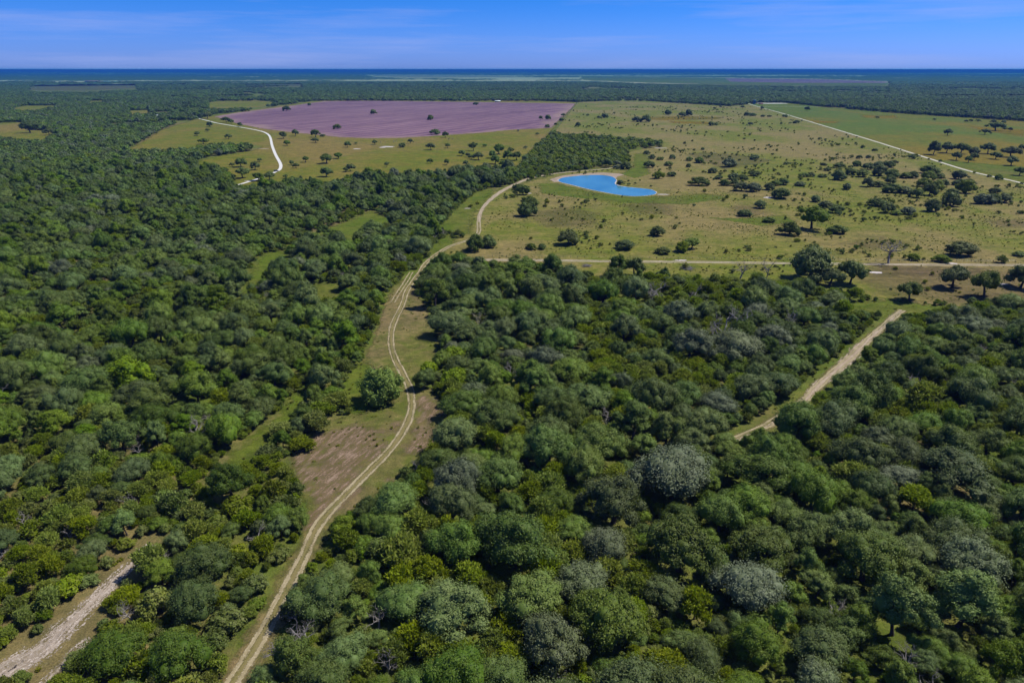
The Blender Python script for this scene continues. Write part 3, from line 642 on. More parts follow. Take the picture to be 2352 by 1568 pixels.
LOOK = {'oak': ('live_oak_tree', 'live oak', 'tree', 'live oaks of the wood'), 'grey': ('live_oak_tree', 'mossy grey live oak', 'tree', 'live oaks of the wood'),
        'broad': ('broadleaf_tree', 'leafy green tree', 'tree', 'broadleaf trees of the wood'), 'mesq': ('mesquite_tree', 'feathery yellow-green mesquite', 'tree', 'mesquites of the wood'),
        'green': ('broadleaf_tree', 'full bright-green tree', 'tree', 'broadleaf trees of the wood'),
        'shrub': ('thorn_shrub', 'green thorn shrub', 'shrub', 'thorn shrubs of the wood'), 'pasture': ('pasture_oak', 'dark oak with bare trunk', 'tree', 'oaks of the open fields'),
        'bush': ('oak_bush', 'dense dark oak bush', 'bush', 'oak bushes of the open fields'), 'dead': ('dead_tree', 'leafless grey dead tree', 'tree', 'dead trees'),
        'sapling': ('mesquite_sapling', 'small green mesquite tuft', 'shrub', 'mesquite tufts of the pasture'), 'bright': ('mesquite_tree', 'bright yellow-green tree', 'tree', 'mesquites of the wood'),
        'brightbush': ('round_bush', 'round bright yellow-green bush', 'bush', 'bright bushes of the pasture'), 'broadpasture': ('pasture_oak', 'mid-green oak with bare trunk', 'tree', 'oaks of the open fields'),
        'greybush': ('oak_bush', 'dense grey-green oak bush', 'bush', 'oak bushes of the open fields')}
def plant(key, x, y, s, hz=1.0, special=None):
    """one tree as a thing of its own: an Empty at its foot, its trunk and crown as children"""
    name, look, cat, group = LOOK[key]
    v = BUILT[key][random.randrange(len(BUILT[key]))]
    o = bpy.data.objects.new(name, None); o.empty_display_size = 0.2; COL.objects.link(o)
    k = s / v['r']; o.location = (x, y, 0); o.rotation_euler.z = random.uniform(0, 6.283); e = random.uniform(0.85, 1.15); o.scale = (k * e, k / e, k * hz * random.uniform(0.82, 1.2))
    for part in ('trunk', 'stem', 'crown', 'foliage', 'branches'):
        if part in v:
            c = bpy.data.objects.new(part, v[part]); COL.objects.link(c); c.parent = o
    px, py = screen(x, y, v['h'] * k * hz * 0.55)
    if special: lab = special
    else:
        size = ('large', 'small', 'medium-sized')[0 if s > v['r'] * 1.25 else (1 if s < v['r'] * 0.8 else 2)]
        if key == 'sapling': size = 'wide' if s > 1.9 else 'low'
        base = f'{size} {look} {whereabouts(px, py, x, y)}'
        ax, ay = px / 23.52, py / 15.68
        lab = f'{base}, {words(ax)} percent across, {words(ay)} down'
        if lab in LABELS:
            for alt in ('upper', 'lower', 'slender', 'rounded', 'uneven'):
                q = lab.replace(size + ' ', size + ', ' + alt + ' ', 1)
                if q not in LABELS and alt in ('rounded', 'uneven'): lab = q; break
    LABELS[lab] = LABELS.get(lab, 0) + 1
    tag(o, lab, cat, group); return o

# ------------------------------------------------------------------ trees that can be singled out in the photograph: (x, y of foot, crown width) on the measuring grid
TAKEN = []                                    # (x, y, r)
def at(key, q, w_, hz=None, special=None, sink=0.0):
    if hz is None: hz = random.uniform(0.62, 1.0) if key in ('bush', 'greybush', 'brightbush') else random.uniform(0.85, 1.1)
    x, y = ground(*q); r = w_ * depth(x, y) / FPX / 2
    if key in ('bush', 'brightbush', 'greybush', 'sapling', 'shrub', 'mesq', 'bright', 'green'): y += r * 0.6
    TAKEN.append((x, y, r)); return plant(key, x, y, r, hz, special)
A = [(140, 312, 72), (228, 322, 55), (906, 325, 33), (953, 306, 23), (936, 364, 46), (1050, 340, 34), (965, 285, 35), (700, 312, 32), (1130, 374, 26), (657, 412, 40), (955, 248, 46), (1040, 264, 42), (1062, 270, 28),
     (1103, 284, 27), (1302, 338, 42), (1357, 327, 36), (1320, 370, 38), (1450, 332, 46), (1450, 357, 38), (1597, 378, 34), (1636, 365, 19), (1722, 366, 32), (1886, 361, 26), (2045, 334, 30), (1980, 390, 44), (2056, 381, 30),
     (2227, 377, 27), (1555, 430, 44), (1404, 447, 38), (1360, 474, 34), (1340, 460, 27), (1500, 513, 60), (1610, 488, 44), (1588, 492, 26), (1777, 469, 28), (1977, 452, 30), (2053, 459, 32), (2122, 417, 36), (2150, 424, 30),
     (2175, 395, 42), (2197, 436, 54), (2166, 432, 32), (2140, 464, 32), (2292, 410, 56), (2262, 428, 46), (2332, 436, 52), (2275, 455, 52), (2345, 405, 42), (2315, 470, 48), (1172, 482, 48), (1194, 445, 27), (1066, 466, 23),
     (1035, 500, 38), (1313, 521, 26), (1115, 520, 72), (985, 485, 44), (960, 480, 40)]
for x, y, w_ in A: at('broadpasture' if y > 360 and random.random() < 0.55 else 'pasture', za(x, y), w_ / 2)
at('pasture', za(1500, 452), 33); at('broadpasture', za(1108, 468), 30)
at('pasture', za(1190, 532), 32, 0.8, 'low spreading oak shading the end of the white gravel road'); at('pasture', za(1240, 528), 30, 0.8, 'flat-topped oak beside the car on the gravel road')
for x, y, w_ in [(1126, 215, 40), (1313, 212, 34), (1420, 187, 21), (1714, 227, 33), (1545, 296, 44), (1976, 253, 36), (1996, 321, 56), (2185, 184, 27), (1770, 165, 48), (1577, 163, 32), (1845, 379, 46), (2100, 497, 78), (1480, 330, 24)]:
    at('bush', za(x, y), w_ / 2)
for x, y, w_ in [(1752, 360, 18), (1770, 356, 13), (1804, 358, 18), (1821, 354, 16), (2062, 347, 22), (2078, 345, 15)]: at('dead', za(x, y), w_ / 2, 0.8)
Bp = [(132, 254, 24), (235, 238, 26), (303, 286, 24), (28, 306, 14), (116, 323, 20), (62, 386, 22), (22, 438, 52), (1059, 201, 20), (1148, 206, 21), (956, 196, 14), (930, 206, 15), (1355, 213, 25), (1676, 247, 18), (1940, 255, 16),
      (2085, 263, 20), (2107, 263, 22), (2140, 263, 22), (2210, 270, 26), (2257, 272, 26), (2220, 302, 72), (2172, 320, 46), (2288, 305, 22), (2000, 324, 38), (1935, 412, 66), (1995, 404, 62), (2040, 438, 50), (2060, 408, 70),
      (2115, 424, 60), (2122, 438, 40), (2185, 408, 66), (2095, 448, 36), (2220, 433, 56), (2290, 424, 78), (2292, 462, 62), (2340, 394, 44), (2330, 508, 56), (1093, 281, 29), (536, 554, 20), (566, 550, 14), (638, 561, 15)]
for x, y, w_ in Bp: at('pasture', zb(x, y), w_ / 2)
Bb = [(166, 251, 38), (230, 258, 32), (162, 289, 30), (202, 276, 19), (348, 234, 17), (402, 246, 26), (428, 244, 36), (575, 263, 48), (618, 264, 54), (720, 231, 37), (785, 237, 44), (815, 236, 40), (918, 280, 36), (938, 278, 28),
      (1083, 234, 36), (1108, 235, 38), (1155, 239, 23), (1185, 239, 23), (1258, 241, 27), (1310, 269, 35), (1843, 433, 37), (2197, 516, 27), (2345, 547, 18), (620, 411, 35), (645, 433, 35), (632, 473, 56), (682, 438, 39), (738, 433, 35),
      (723, 464, 56), (735, 513, 52), (818, 441, 46), (812, 471, 27), (865, 451, 58), (878, 391, 23), (1118, 436, 48), (925, 498, 50), (952, 526, 43), (1120, 512, 60), (1020, 527, 60), (1065, 528, 62), (980, 556, 60), (1025, 556, 54),
      (867, 558, 96), (1262, 459, 29), (1435, 463, 37), (1453, 488, 37), (1508, 476, 54), (1430, 518, 45), (1345, 516, 50), (1378, 514, 44), (1510, 531, 80), (1590, 466, 50), (1615, 383, 27), (1670, 396, 31), (1642, 429, 33), (1600, 432, 29),
      (1763, 451, 33), (1215, 556, 60), (1255, 552, 60), (1330, 558, 62), (1060, 582, 80), (1188, 577, 60), (1245, 617, 98), (1145, 661, 64), (1075, 698, 72), (1187, 726, 62), (1545, 574, 52), (1400, 631, 56), (1450, 657, 72),
      (1497, 684, 72), (1570, 506, 70), (1620, 517, 70), (1640, 482, 60), (1690, 477, 60), (1740, 472, 60), (1700, 512, 80), (1755, 522, 80), (1820, 522, 70), (1640, 562, 60), (1690, 562, 70), (1760, 590, 90), (1815, 592, 86),
      (1745, 548, 60), (1850, 522, 60), (1930, 502, 86), (1975, 522, 62), (1870, 612, 72), (1930, 602, 80), (1990, 562, 60), (2030, 607, 62), (2030, 652, 102), (2065, 527, 72), (2075, 556, 74), (2110, 554, 60), (1943, 677, 82),
      (1690, 652, 96), (1735, 683, 72), (2225, 637, 80), (2275, 634, 76), (2230, 592, 62), (1287, 787, 102), (1505, 779, 94), (672, 789, 82), (698, 872, 86), (523, 852, 108), (260, 832, 122), (90, 850, 60), (138, 848, 52), (70, 699, 102),
      (80, 650, 86), (2080, 887, 142), (2340, 882, 62), (525, 481, 57), (30, 578, 62), (50, 599, 66), (500, 550, 38)]
for x, y, w_ in Bb: at('bush', zb(x, y), w_ / 2)
for x, y, w_ in [(1002, 471, 72), (1832, 690, 72), (2175, 642, 84), (487, 479, 42), (1115, 585, 72)]: at('greybush', zb(x, y), w_ / 2)
for x, y, w_ in [(675, 524, 62), (1920, 532, 70), (1905, 562, 72), (1960, 582, 72), (2100, 592, 82), (1775, 692, 57), (785, 862, 78), (2242, 528, 42), (1970, 446, 18)]: at('brightbush', zb(x, y), w_ / 2)
at('brightbush', zb(1852, 901), 30, 0.8, 'smaller of two clipped-looking round yellow-green bushes by the lane'); at('brightbush', zb(1982, 910), 40, 0.72, 'wider of two round yellow-green bushes by the lane')
at('broadpasture', zb(825, 845), 42); at('broadpasture', zb(1375, 752), 70, 0.85, 'spreading oak with limbs showing through its thin crown in the pasture'); at('shrub', zb(2260, 912), 27)
at('dead', zb(1730, 912), 80, 0.85, 'big leafless grey oak with wide forked limbs beside the farm lane')
at('pasture', zb(487, 968), 47, 1.3, 'leaning oak of a pair on the farm lane, thicker crown'); at('pasture', zb(560, 966), 46, 1.3, 'open-crowned oak of a pair on the farm lane, forked trunk showing')
BIGS = [('bush', (1870, 650), 112, 1.05, 'biggest dark oak standing over the farm lane, crown broader than any nearby'), ('pasture', (1952, 652), 68, 1.1, None), ('pasture', (1905, 655), 60, 1.0, None), ('pasture', (2187, 660), 72, 1.0, None),
        ('pasture', (2260, 682), 68, 1.1, None), ('pasture', (2344, 660), 72, 1.0, None), ('pasture', (2088, 690), 62, 1.15, None), ('bush', (1090, 580), 52, 1.0, None), ('bush', (1122, 570), 48, 1.0, None),
        ('green', (872, 935), 116, 1.0, 'lone full bright-green tree standing in the mown clearing beside the track'), ('oak', (975, 890), 60, 1.1, None), ('green', (1040, 835), 62, 1.0, None),
        ('green', (1040, 895), 70, 1.0, 'leafy bright-green tree where the mown clearing pinches in'), ('green', (985, 865), 54, 1.0, None), ('oak', (1010, 1085), 84, 1.1, None), ('broad', (1000, 705), 70, 1.0, None), ('oak', (690, 1210), 70, 0.9, None),
        ('mesq', (770, 945), 70, 0.6, None), ('mesq', (720, 1000), 70, 0.7, None), ('mesq', (690, 1040), 60, 0.7, None), ('mesq', (735, 962), 60, 0.6, None), ('mesq', (640, 1010), 60, 0.6, None),
        ('green', (280, 910), 130, 0.8, 'widest yellow-green rounded crown in the wood above the twin dead snags'), ('grey', (1540, 1140), 200, 0.85, 'huge mossy grey oak spreading below the end of the rutted track'),
        ('grey', (1265, 1530), 170, 0.95, 'pale mossy grey oak with trunk showing at the bottom edge'), ('oak', (1180, 1300), 200, 0.9, 'broad silvery-green oak crown filling the wood beside the brown fallen limbs'),
        ('oak', (2180, 1130), 190, 0.85, None), ('oak', (1560, 1310), 180, 0.9, None), ('oak', (1980, 1330), 170, 0.9, None), ('oak', (450, 1420), 120, 0.9, None), ('oak', (270, 1530), 150, 0.75, None),
        ('bright', (1330, 1560), 48, 1.2, None), ('bright', (1035, 1260), 66, 1.3, None), ('bright', (2065, 985), 60, 1.2, None), ('mesq', (1600, 1440), 84, 1.0, None), ('bright', (1535, 1560), 96, 0.8, None),
        ('bright', (825, 1380), 52, 1.2, None), ('mesq', (920, 1330), 110, 0.9, None), ('mesq', (1080, 1370), 90, 0.9, None), ('mesq', (960, 1250), 90, 1.0, None), ('mesq', (2130, 960), 90, 0.9, None), ('bright', (2260, 900), 60, 0.9, None),
        ('mesq', (2110, 1190), 90, 0.8, None), ('mesq', (1960, 1130), 80, 0.9, None), ('bright', (2290, 860), 60, 0.8, None), ('grey', (1690, 830), 130, 0.9, None), ('grey', (2230, 770), 80, 0.9, None)]
for key, q, w_, hz, sp in BIGS: at(key, q, w_, hz, sp)
DEADS = [(460, 1010, 60), (1500, 700, 60), (575, 1250, 80), (265, 1020, 40), (325, 1015, 40), (165, 1240, 44), (1650, 800, 95), (1690, 770, 80), (1520, 695, 60), (1580, 690, 60), (700, 1510, 110), (640, 1530, 80), (1995, 925, 40),
         (2100, 900, 70), (2150, 880, 60), (1890, 1420, 70), (2010, 1400, 60), (2060, 1545, 90), (860, 690, 30), (607, 690, 30), (1700, 640, 60), (1760, 640, 44), (310, 1430, 80), (880, 1560, 90), (1275, 1560, 80), (60, 1210, 50), (390, 1300, 60),
         (1570, 770, 40), (1820, 760, 60), (2230, 760, 60)]
DEADPTS = []
for x, y, w_ in DEADS:
    X_, Y_ = ground(x, y); r_ = w_ * depth(X_, Y_) / FPX / 2; TAKEN.append((X_, Y_, r_ * 0.55)); plant('dead', X_, Y_, r_ * 1.0, 1.1)

# ------------------------------------------------------------------ woodland scatter
CELL = 9.0
GRID = {}
def near_ok(x, y, r, f):
    cx, cy = int(x // CELL), int(y // CELL)
    for a in range(cx - 2, cx + 3):
        for b in range(cy - 2, cy + 3):
            for (X_, Y_, R2) in GRID.get((a, b), ()):
                if (X_ - x) ** 2 + (Y_ - y) ** 2 < (f * (r + R2)) ** 2: return False
    return True
def take(x, y, r): GRID.setdefault((int(x // CELL), int(y // CELL)), []).append((x, y, r))
x, y = ground(872, 935); TAKEN.append((x - 4, y + 6, 11.5))     # the lone tree keeps its grass
for q in TAKEN: take(*q)
GAPS[1:4] = [ring_expand(p, 3.0) for p in GAPS[1:4]]
OPEN = GAPS + MEADOWS + [CLEARING, LANESTRIP, GRAZED, PASTURE, MEADOW, PLOUGHED]
def behind(P, h): return P * (CAM_H / (CAM_H - h))      # the ground that a tree of height h stands in front of
def wood_mask(P, pad=0.0):
    m = inside(P, WOOD_NEAR) | inside(P, SQUARE)
    P2 = behind(P, pad * 1.0)
    for pg in OPEN:
        m &= (signed(P, pg) < -pad * 0.55) & ~inside(P2, pg)
    for line, d in ((TRACK, 2.2), (SANDY, 3.0), (SANDY2, 1.5), (RUTTED, 3.6), (LANE, 3.5), (ROAD, 5), (SPUR, 2.0)):
        m &= seg_dist(P, line) > d + pad * 0.72
    for line, d in ((TRACK, 1.5), (SANDY, 2.0), (SANDY2, 1.0), (RUTTED, 2.2), (ROAD, 3)):
        m &= seg_dist(P2, line) > d
    for h in (pad * 0.5, pad * 1.6): m &= seg_dist(behind(P, h), RUTTED) > 2.2
    return m
def vnoise(P, s, seed):
    """smooth value noise, for where the kinds of tree gather"""
    q = P / s; i = np.floor(q).astype(int); f = q - i; f = f * f * (3 - 2 * f)
    def h(a, b):
        v = np.sin(a * 127.1 + b * 311.7 + seed * 74.7) * 43758.5453; return v - np.floor(v)
    return (h(i[:, 0], i[:, 1]) * (1 - f[:, 0]) + h(i[:, 0] + 1, i[:, 1]) * f[:, 0]) * (1 - f[:, 1]) + (h(i[:, 0], i[:, 1] + 1) * (1 - f[:, 0]) + h(i[:, 0] + 1, i[:, 1] + 1) * f[:, 0]) * f[:, 1]
def candidates(cell, y0, y1):
    ys = np.arange(y0, y1, cell); o = []
    for y in ys:
        half = 0.80 * y * CP + (46 if y > 480 else 88); o.append(np.column_stack([np.arange(-half, half, cell), np.full(len(np.arange(-half, half, cell)), y)]))
    P = np.vstack(o) + RNG.uniform(-0.5, 0.5, (sum(map(len, o)), 2)) * cell
    return P[RNG.permutation(len(P))]
SPOTS = []                                    # (key, x, y, r)
YMAX = 760.0
def scatter(cell, rlo, rhi, f, chooser, pad, y0=62):
    P = candidates(cell, y0, YMAX); r = RNG.uniform(rlo, rhi, len(P))
    ok = wood_mask(P, pad * (rlo + rhi) / 2); P, r = P[ok], r[ok]
    S_ = np.array([screen(x, y, 3) for x, y in P]); n1_ = vnoise(P, 34, 1); n2_ = vnoise(P, 60, 2); n3_ = vnoise(P, 17, 3); u_ = RNG.uniform(size=len(P))
    sq = inside(P, SQUARE)
    for j in range(len(P)):
        x, y = P[j]
        key = chooser(S_[j, 0], S_[j, 1], n1_[j], n2_[j], n3_[j], u_[j], sq[j])
        if key is None: continue
        k2, sc = key
        rr = r[j] * sc
        if near_ok(x, y, rr, f): take(x, y, rr); SPOTS.append((k2, x, y, rr))
def pick_big(px, py, n1, n2, n3, u, sq):
    if sq: return ('oak', 0.62) if (u < 0.10 or px < 1205) else None
    brush = px < 660 and py > 1030
    if px < 930 and py > 470 and n3 > (0.62 if brush else 0.70): return None
    if brush: return ('oak', 0.8) if u < 0.30 else None
    if px > 1330 and px < 1700 and 640 < py < 900 and n3 < 0.6: return None
    if px < 900:
        if n1 < 0.45: return ('broad', 0.85) if u < 0.7 else ('oak', 0.9)
        return ('grey', 0.95) if u < 0.10 else ('oak', 0.95)
    if u < 0.10: return ('grey', 1.0)
    if n1 < 0.28: return ('broad', 0.85)
    return ('oak', 1.0) if u < 0.9 else None
def pick_mid(px, py, n1, n2, n3, u, sq):
    if sq: return ('mesq', 0.8) if u < 0.5 else (('bright', 0.72) if u < 0.78 else ('broad', 0.7))
    brush = px < 660 and py > 1030
    if px < 930 and py > 470 and n3 > (0.62 if brush else 0.70): return ('mesq', 0.72) if u < 0.42 else (('shrub', 0.8) if u < 0.6 else None)
    if brush and u > 0.93: return ('dead', 0.9)
    if brush: return ('shrub', 1.0) if u < 0.4 else (('mesq', 0.9) if u < 0.6 else ('oak', 0.9) if u < 0.85 else ('broad', 0.8))
    if px > 1330 and px < 1700 and 640 < py < 900: return ('mesq', 1.0) if u < 0.75 else ('oak', 0.9)
    if u > 0.965: return ('dead', 1.0)
    if px < 900: return ('broad', 0.95) if u < 0.45 else (('oak', 0.9) if u < 0.78 else ('mesq', 1.0))
    return ('mesq', 1.0) if n2 < 0.45 and u < 0.75 else (('broad', 0.9) if u < 0.3 else ('oak', 0.85))
def pick_small(px, py, n1, n2, n3, u, sq):
    if px < 930 and py > 470 and n3 > 0.80 and u > 0.45: return None
    if px < 660 and py > 1030: return ('shrub', 1.0) if u < 0.72 else ('mesq', 0.75)
    return ('shrub', 1.0) if u < 0.5 else (('mesq', 0.75) if u < 0.85 else ('broad', 0.7))
scatter(6.0, 3.9, 8.0, 0.68, pick_big, 0.9)
scatter(3.6, 2.5, 4.2, 0.60, pick_mid, 0.85)
scatter(2.1, 1.2, 2.3, 0.60, pick_small, 0.8)
# tufts of mesquite regrowth over the pasture, in drifts
P = candidates(4.4, 240, 1000); m = inside(P, PASTURE) & (signed(P, PASTURE) > 4) & (seg_dist(P, LANE) > 6) & (seg_dist(P, TRACK) > 6) & (signed(P, ring_expand(POND, 8)) < 0)
for q in LUSHES[:2]: m &= ~inside(P, poly(q))
dens = vnoise(P, 45, 9) * vnoise(P, 14, 10); m &= RNG.uniform(size=len(P)) < np.clip((dens - 0.24) * 1.2, 0.006, 0.4)
TUFTS = [('sapling', x, y, RNG.uniform(0.7, 1.0) + RNG.uniform() ** 3 * 1.4) for x, y in P[m]]
TUFTS = [t for t in TUFTS if near_ok(t[1], t[2], t[3], 1.0)]
P = candidates(7.5, 1000, 2100); m = inside(P, PASTURE) & (signed(P, PASTURE) > 6); m &= RNG.uniform(size=len(P)) < np.clip((vnoise(P, 60, 9) - 0.45) * 0.4, 0.005, 0.18)
FARTUFTS = [('sapling', x, y, RNG.uniform(1.0, 2.4)) for x, y in P[m]]

P = candidates(2.6, 62, 620); m = inside(P, PASTURE) | inside(P, CLEARING) | inside(P, LANESTRIP) | inside(P, MEADOW) | (inside(P, WOOD_NEAR) & (P[:, 1] < 340) & (RNG.uniform(size=len(P)) < 0.7))
for line in (TRACK, LANE, SANDY, RUTTED): m &= seg_dist(P, line) > 2.2
m &= (signed(P, ring_expand(POND, 6)) < 0) & (RNG.uniform(size=len(P)) < np.clip(vnoise(P, 22, 51) * 0.9 - 0.30, 0.02, 0.5))
WEEDS = P[m]
# the 300 of each kind that show largest are things, the others one mass per kind
def shows(t):
    k_, x, y, r = t; px, py = screen(x, y, 2.5)
    s = r / depth(x, y) * FPX
    return s if -s * 0.6 < px < 2352 + s * 0.6 and -s < py < 1568 + s * 0.7 else -1.0
def name_of(k_): return LOOK[k_][0]
REST = {}
from collections import defaultdict
byname = defaultdict(list)
for t in SPOTS + TUFTS: byname[name_of(t[0])].append(t)
HAVE = defaultdict(int)
for o in COL.objects:
    if o.type == 'EMPTY' and 'category' in o: HAVE[o.name.split('.')[0]] += 1
for nm, lst in byname.items():
    lst.sort(key=lambda t: -shows(t)); room = 300 - HAVE[nm]
    one = [t for t in lst[:room] if shows(t) > 0]
    for t in one: plant(t[0], t[1], t[2], t[3])
    REST[nm] = [t for t in lst[len(one):] if shows(t) > 0 or (abs(t[1]) < 0.9 * t[2] + 100)]

# ------------------------------------------------------------------ woods as masses (instances of the same trees)
def library(name, key, with_trunk=True):
    c = bpy.data.collections.new(name)
    for j, v in enumerate(BUILT[key]):
        parts = [v[p] for p in ('crown', 'foliage', 'branches') if p in v][:1]
        o = bpy.data.objects.new(f'{name}_{j:02d}', parts[0]); c.objects.link(o)
    return c, len(BUILT[key])
LIBS = {}
def mass(name, key, pts, label=None):
    """pts (x, y, horizontal scale, vertical scale)"""
    if not len(pts): return
    pts = np.asarray(pts, float)
    if key not in LIBS: LIBS[key] = library('library_' + key, key)
    c, n = LIBS[key]
    me = bpy.data.meshes.new(name); me.vertices.add(len(pts)); me.vertices.foreach_set('co', np.column_stack([pts[:, :2], np.zeros(len(pts))]).astype(np.float32).ravel())
    a = me.attributes.new('spin', 'FLOAT_VECTOR', 'POINT'); a.data.foreach_set('vector', np.column_stack([np.zeros((len(pts), 2)), RNG.uniform(0, 6.283, len(pts))]).astype(np.float32).ravel())
    a = me.attributes.new('size', 'FLOAT_VECTOR', 'POINT'); a.data.foreach_set('vector', np.column_stack([pts[:, 2] * RNG.uniform(0.85, 1.15, len(pts)), pts[:, 2] * RNG.uniform(0.85, 1.15, len(pts)), pts[:, 3]]).astype(np.float32).ravel())
    a = me.attributes.new('pick', 'INT', 'POINT'); a.data.foreach_set('value', RNG.integers(0, n, len(pts)).astype(np.int32))
    o = obj(name, me); tag(o, label, None, None, 'stuff')
    ng = bpy.data.node_groups.new(name + '_nodes', 'GeometryNodeTree')
    ng.interface.new_socket('Geometry', in_out='INPUT', socket_type='NodeSocketGeometry'); ng.interface.new_socket('Geometry', in_out='OUTPUT', socket_type='NodeSocketGeometry')
    A_ = ng.nodes.new; gi, goo = A_('NodeGroupInput'), A_('NodeGroupOutput')
    ip, ci = A_('GeometryNodeInstanceOnPoints'), A_('GeometryNodeCollectionInfo')
    ci.inputs[0].default_value = c; ci.inputs[1].default_value = True; ci.inputs[2].default_value = True
    def na(t, k):
        q = A_('GeometryNodeInputNamedAttribute'); q.data_type = t; q.inputs[0].default_value = k; return q.outputs[0]
    er = A_('FunctionNodeEulerToRotation')
    lk = ng.links.new
    lk(gi.outputs[0], ip.inputs['Points']); lk(ci.outputs[0], ip.inputs['Instance']); ip.inputs['Pick Instance'].default_value = True
    lk(na('INT', 'pick'), ip.inputs['Instance Index']); lk(na('FLOAT_VECTOR', 'spin'), er.inputs[0]); lk(er.outputs[0], ip.inputs['Rotation'])
    lk(na('FLOAT_VECTOR', 'size'), ip.inputs['Scale']); lk(ip.outputs[0], goo.inputs[0])
    md = o.modifiers.new('scatter', 'NODES'); md.node_group = ng
    return o
for nm, lst in REST.items():
    bk = defaultdict(list)
    for k_, x, y, r in lst: bk[k_].append((x, y, r / BUILT[k_][0]['r'], r / BUILT[k_][0]['r'] * random.uniform(0.8, 1.25)))
    for k_, pts in bk.items(): mass(nm + ('_woodland' if k_ != 'sapling' else '_scrub'), k_, pts)
mass('far_mesquite_scrub', 'sapling', [(x, y, r / 1.5, r / 1.5) for _, x, y, r in FARTUFTS])

k_ = RNG.uniform(0.5, 1.3, len(WEEDS)); mass('pasture_weeds', 'weed', np.column_stack([WEEDS, k_, k_ * RNG.uniform(0.5, 1.0, len(WEEDS))]))
# middle distance, 760 m to 2.4 km
P = candidates(8.4, YMAX, 2500)
m = np.ones(len(P), bool)
for pg in (GRAZED, PASTURE, MEADOW, PLOUGHED, *MEADOWS, *DRY): m &= (signed(P, pg) < -2) & ~inside(behind(P, 5.0), pg)
for line, d in ((ROAD, 7), (STRAIGHT, 6), (PADROAD, 8)): m &= seg_dist(P, line) > d
clump = vnoise(P, 70, 21) * 0.6 + vnoise(P, 24, 22) * 0.4
sx = np.array([screen(x, y, 0) for x, y in P])
open_grove = (sx[:, 0] > 250) & (sx[:, 0] < 700) & (sx[:, 1] < 300)
m &= np.where(open_grove, clump > 0.42, clump > 0.27)
pad = ground(*zb(1200, 177)); m &= np.hypot(P[:, 0] - pad[0], P[:, 1] - pad[1]) > 55
shed = ground(*za(733, 242)); m &= ~((np.abs(P[:, 0] - shed[0]) < 22) & (P[:, 1] < shed[1] + 12) & (P[:, 1] > shed[1] - 60))
P = P[m]; u_ = RNG.uniform(size=len(P)); tone = vnoise(P, 120, 5)
keyed = np.where(u_ < 0.10, 'low_grey', np.where((tone < 0.42) & (u_ < 0.75), 'low_broad', np.where(u_ < 0.9, 'low_oak', 'low_mesq')))
inq = inside(P, SQUARE); keyed = np.where(inq, np.where(u_ < 0.55, 'low_mesq', np.where(u_ < 0.72, 'low_bright', np.where(u_ < 0.9, 'low_broad', 'low_oak'))), keyed)
for k_ in ('low_oak', 'low_grey', 'low_broad', 'low_mesq', 'low_bright'):
    q = P[keyed == k_]; r = RNG.uniform(4.2, 7.4, len(q)) * np.where(inside(q, SQUARE), 0.72, 0.8 if k_ == 'low_mesq' else 1.0)
    mass('distant_woodland', k_, np.column_stack([q, r / 5, r / 5 * RNG.uniform(0.8, 1.15, len(q))]))
# far woods, 2.4 to 6 km: the same low trees, more thinly and broader
P = candidates(21.0, 2480, 6200)
m = np.ones(len(P), bool)
for pg in (*DRY, FAR_GREEN, FAR_PURPLE, FAR_PINK): m &= ~inside(P, pg) & ~inside(behind(P, 12.0), pg)
cl_ = vnoise(P * np.array([0.5, 1.0]), 260, 31) * 0.6 + vnoise(P, 80, 32) * 0.4; m &= cl_ > 0.34
P = P[m]; u_ = RNG.uniform(size=len(P))
for k_, lo_, hi_ in (('low_oak', 0, 0.6), ('low_dark', 0.6, 0.85), ('low_broad', 0.85, 1.1)):
    q = P[(u_ >= lo_) & (u_ < hi_)]; r = RNG.uniform(9, 15, len(q))
    mass('horizon_woodland', k_, np.column_stack([q, r / 5, RNG.uniform(0.95, 1.5, len(q))]))
sheet('far_green_field', FAR_GREEN, G_LUSH, 1.2, 50, 20); sheet('far_ploughed_field', FAR_PURPLE, PLOUGH, 2.0, 50, 20); sheet('far_stubble_field', FAR_PINK, G_BROWN, 1.2, 50, 20)
# beyond 6 km: a low rough canopy broken by long fields
ang = np.radians(np.linspace(-58, 58, 700)); rad = np.geomspace(5600, 52000, 150)
Ag, Rg = np.meshgrid(ang, rad); X, Y = (Rg * np.sin(Ag)).ravel(), (Rg * np.cos(Ag)).ravel(); PP = np.column_stack([X, Y])
fld = vnoise(PP * np.array([0.30, 1.0]), 1100, 41) * 0.6 + vnoise(PP, 420, 42) * 0.25 + vnoise(PP, 130, 43) * 0.15
for pg in (FAR_GREEN, FAR_PURPLE, FAR_PINK): fld = np.where(inside(PP, pg) | inside(behind(PP, 12.0), pg), 0.2, fld)
tall = np.where(fld > 0.40, RNG.uniform(5.5, 11, len(X)), RNG.uniform(0.2, 0.8, len(X)))
k = len(ang); i = np.arange((k - 1) * (len(rad) - 1)); a = (i // (k - 1)) * k + i % (k - 1)
fm = M('far_country'); cc = fm.mix(fm.step(fm.attr('wood'), 0.36, 0.44), (0.34, 0.27, 0.17), (0.050, 0.078, 0.030)); cc = fm.mix(0.5, cc, fm.mix(fm.noise(0.01, 4), (0.6, 0.6, 0.6), (1.4, 1.4, 1.4)), 'MULTIPLY')
fo = obj('far_woodland', mesh('far_woodland', np.column_stack([X, Y, tall]), np.stack([a, a + k, a + k + 1, a + 1], 1), [fm.out(fm.bsdf(cc, 0.95, 0.05))], {'wood': fld})); tag(fo, kind='stuff')

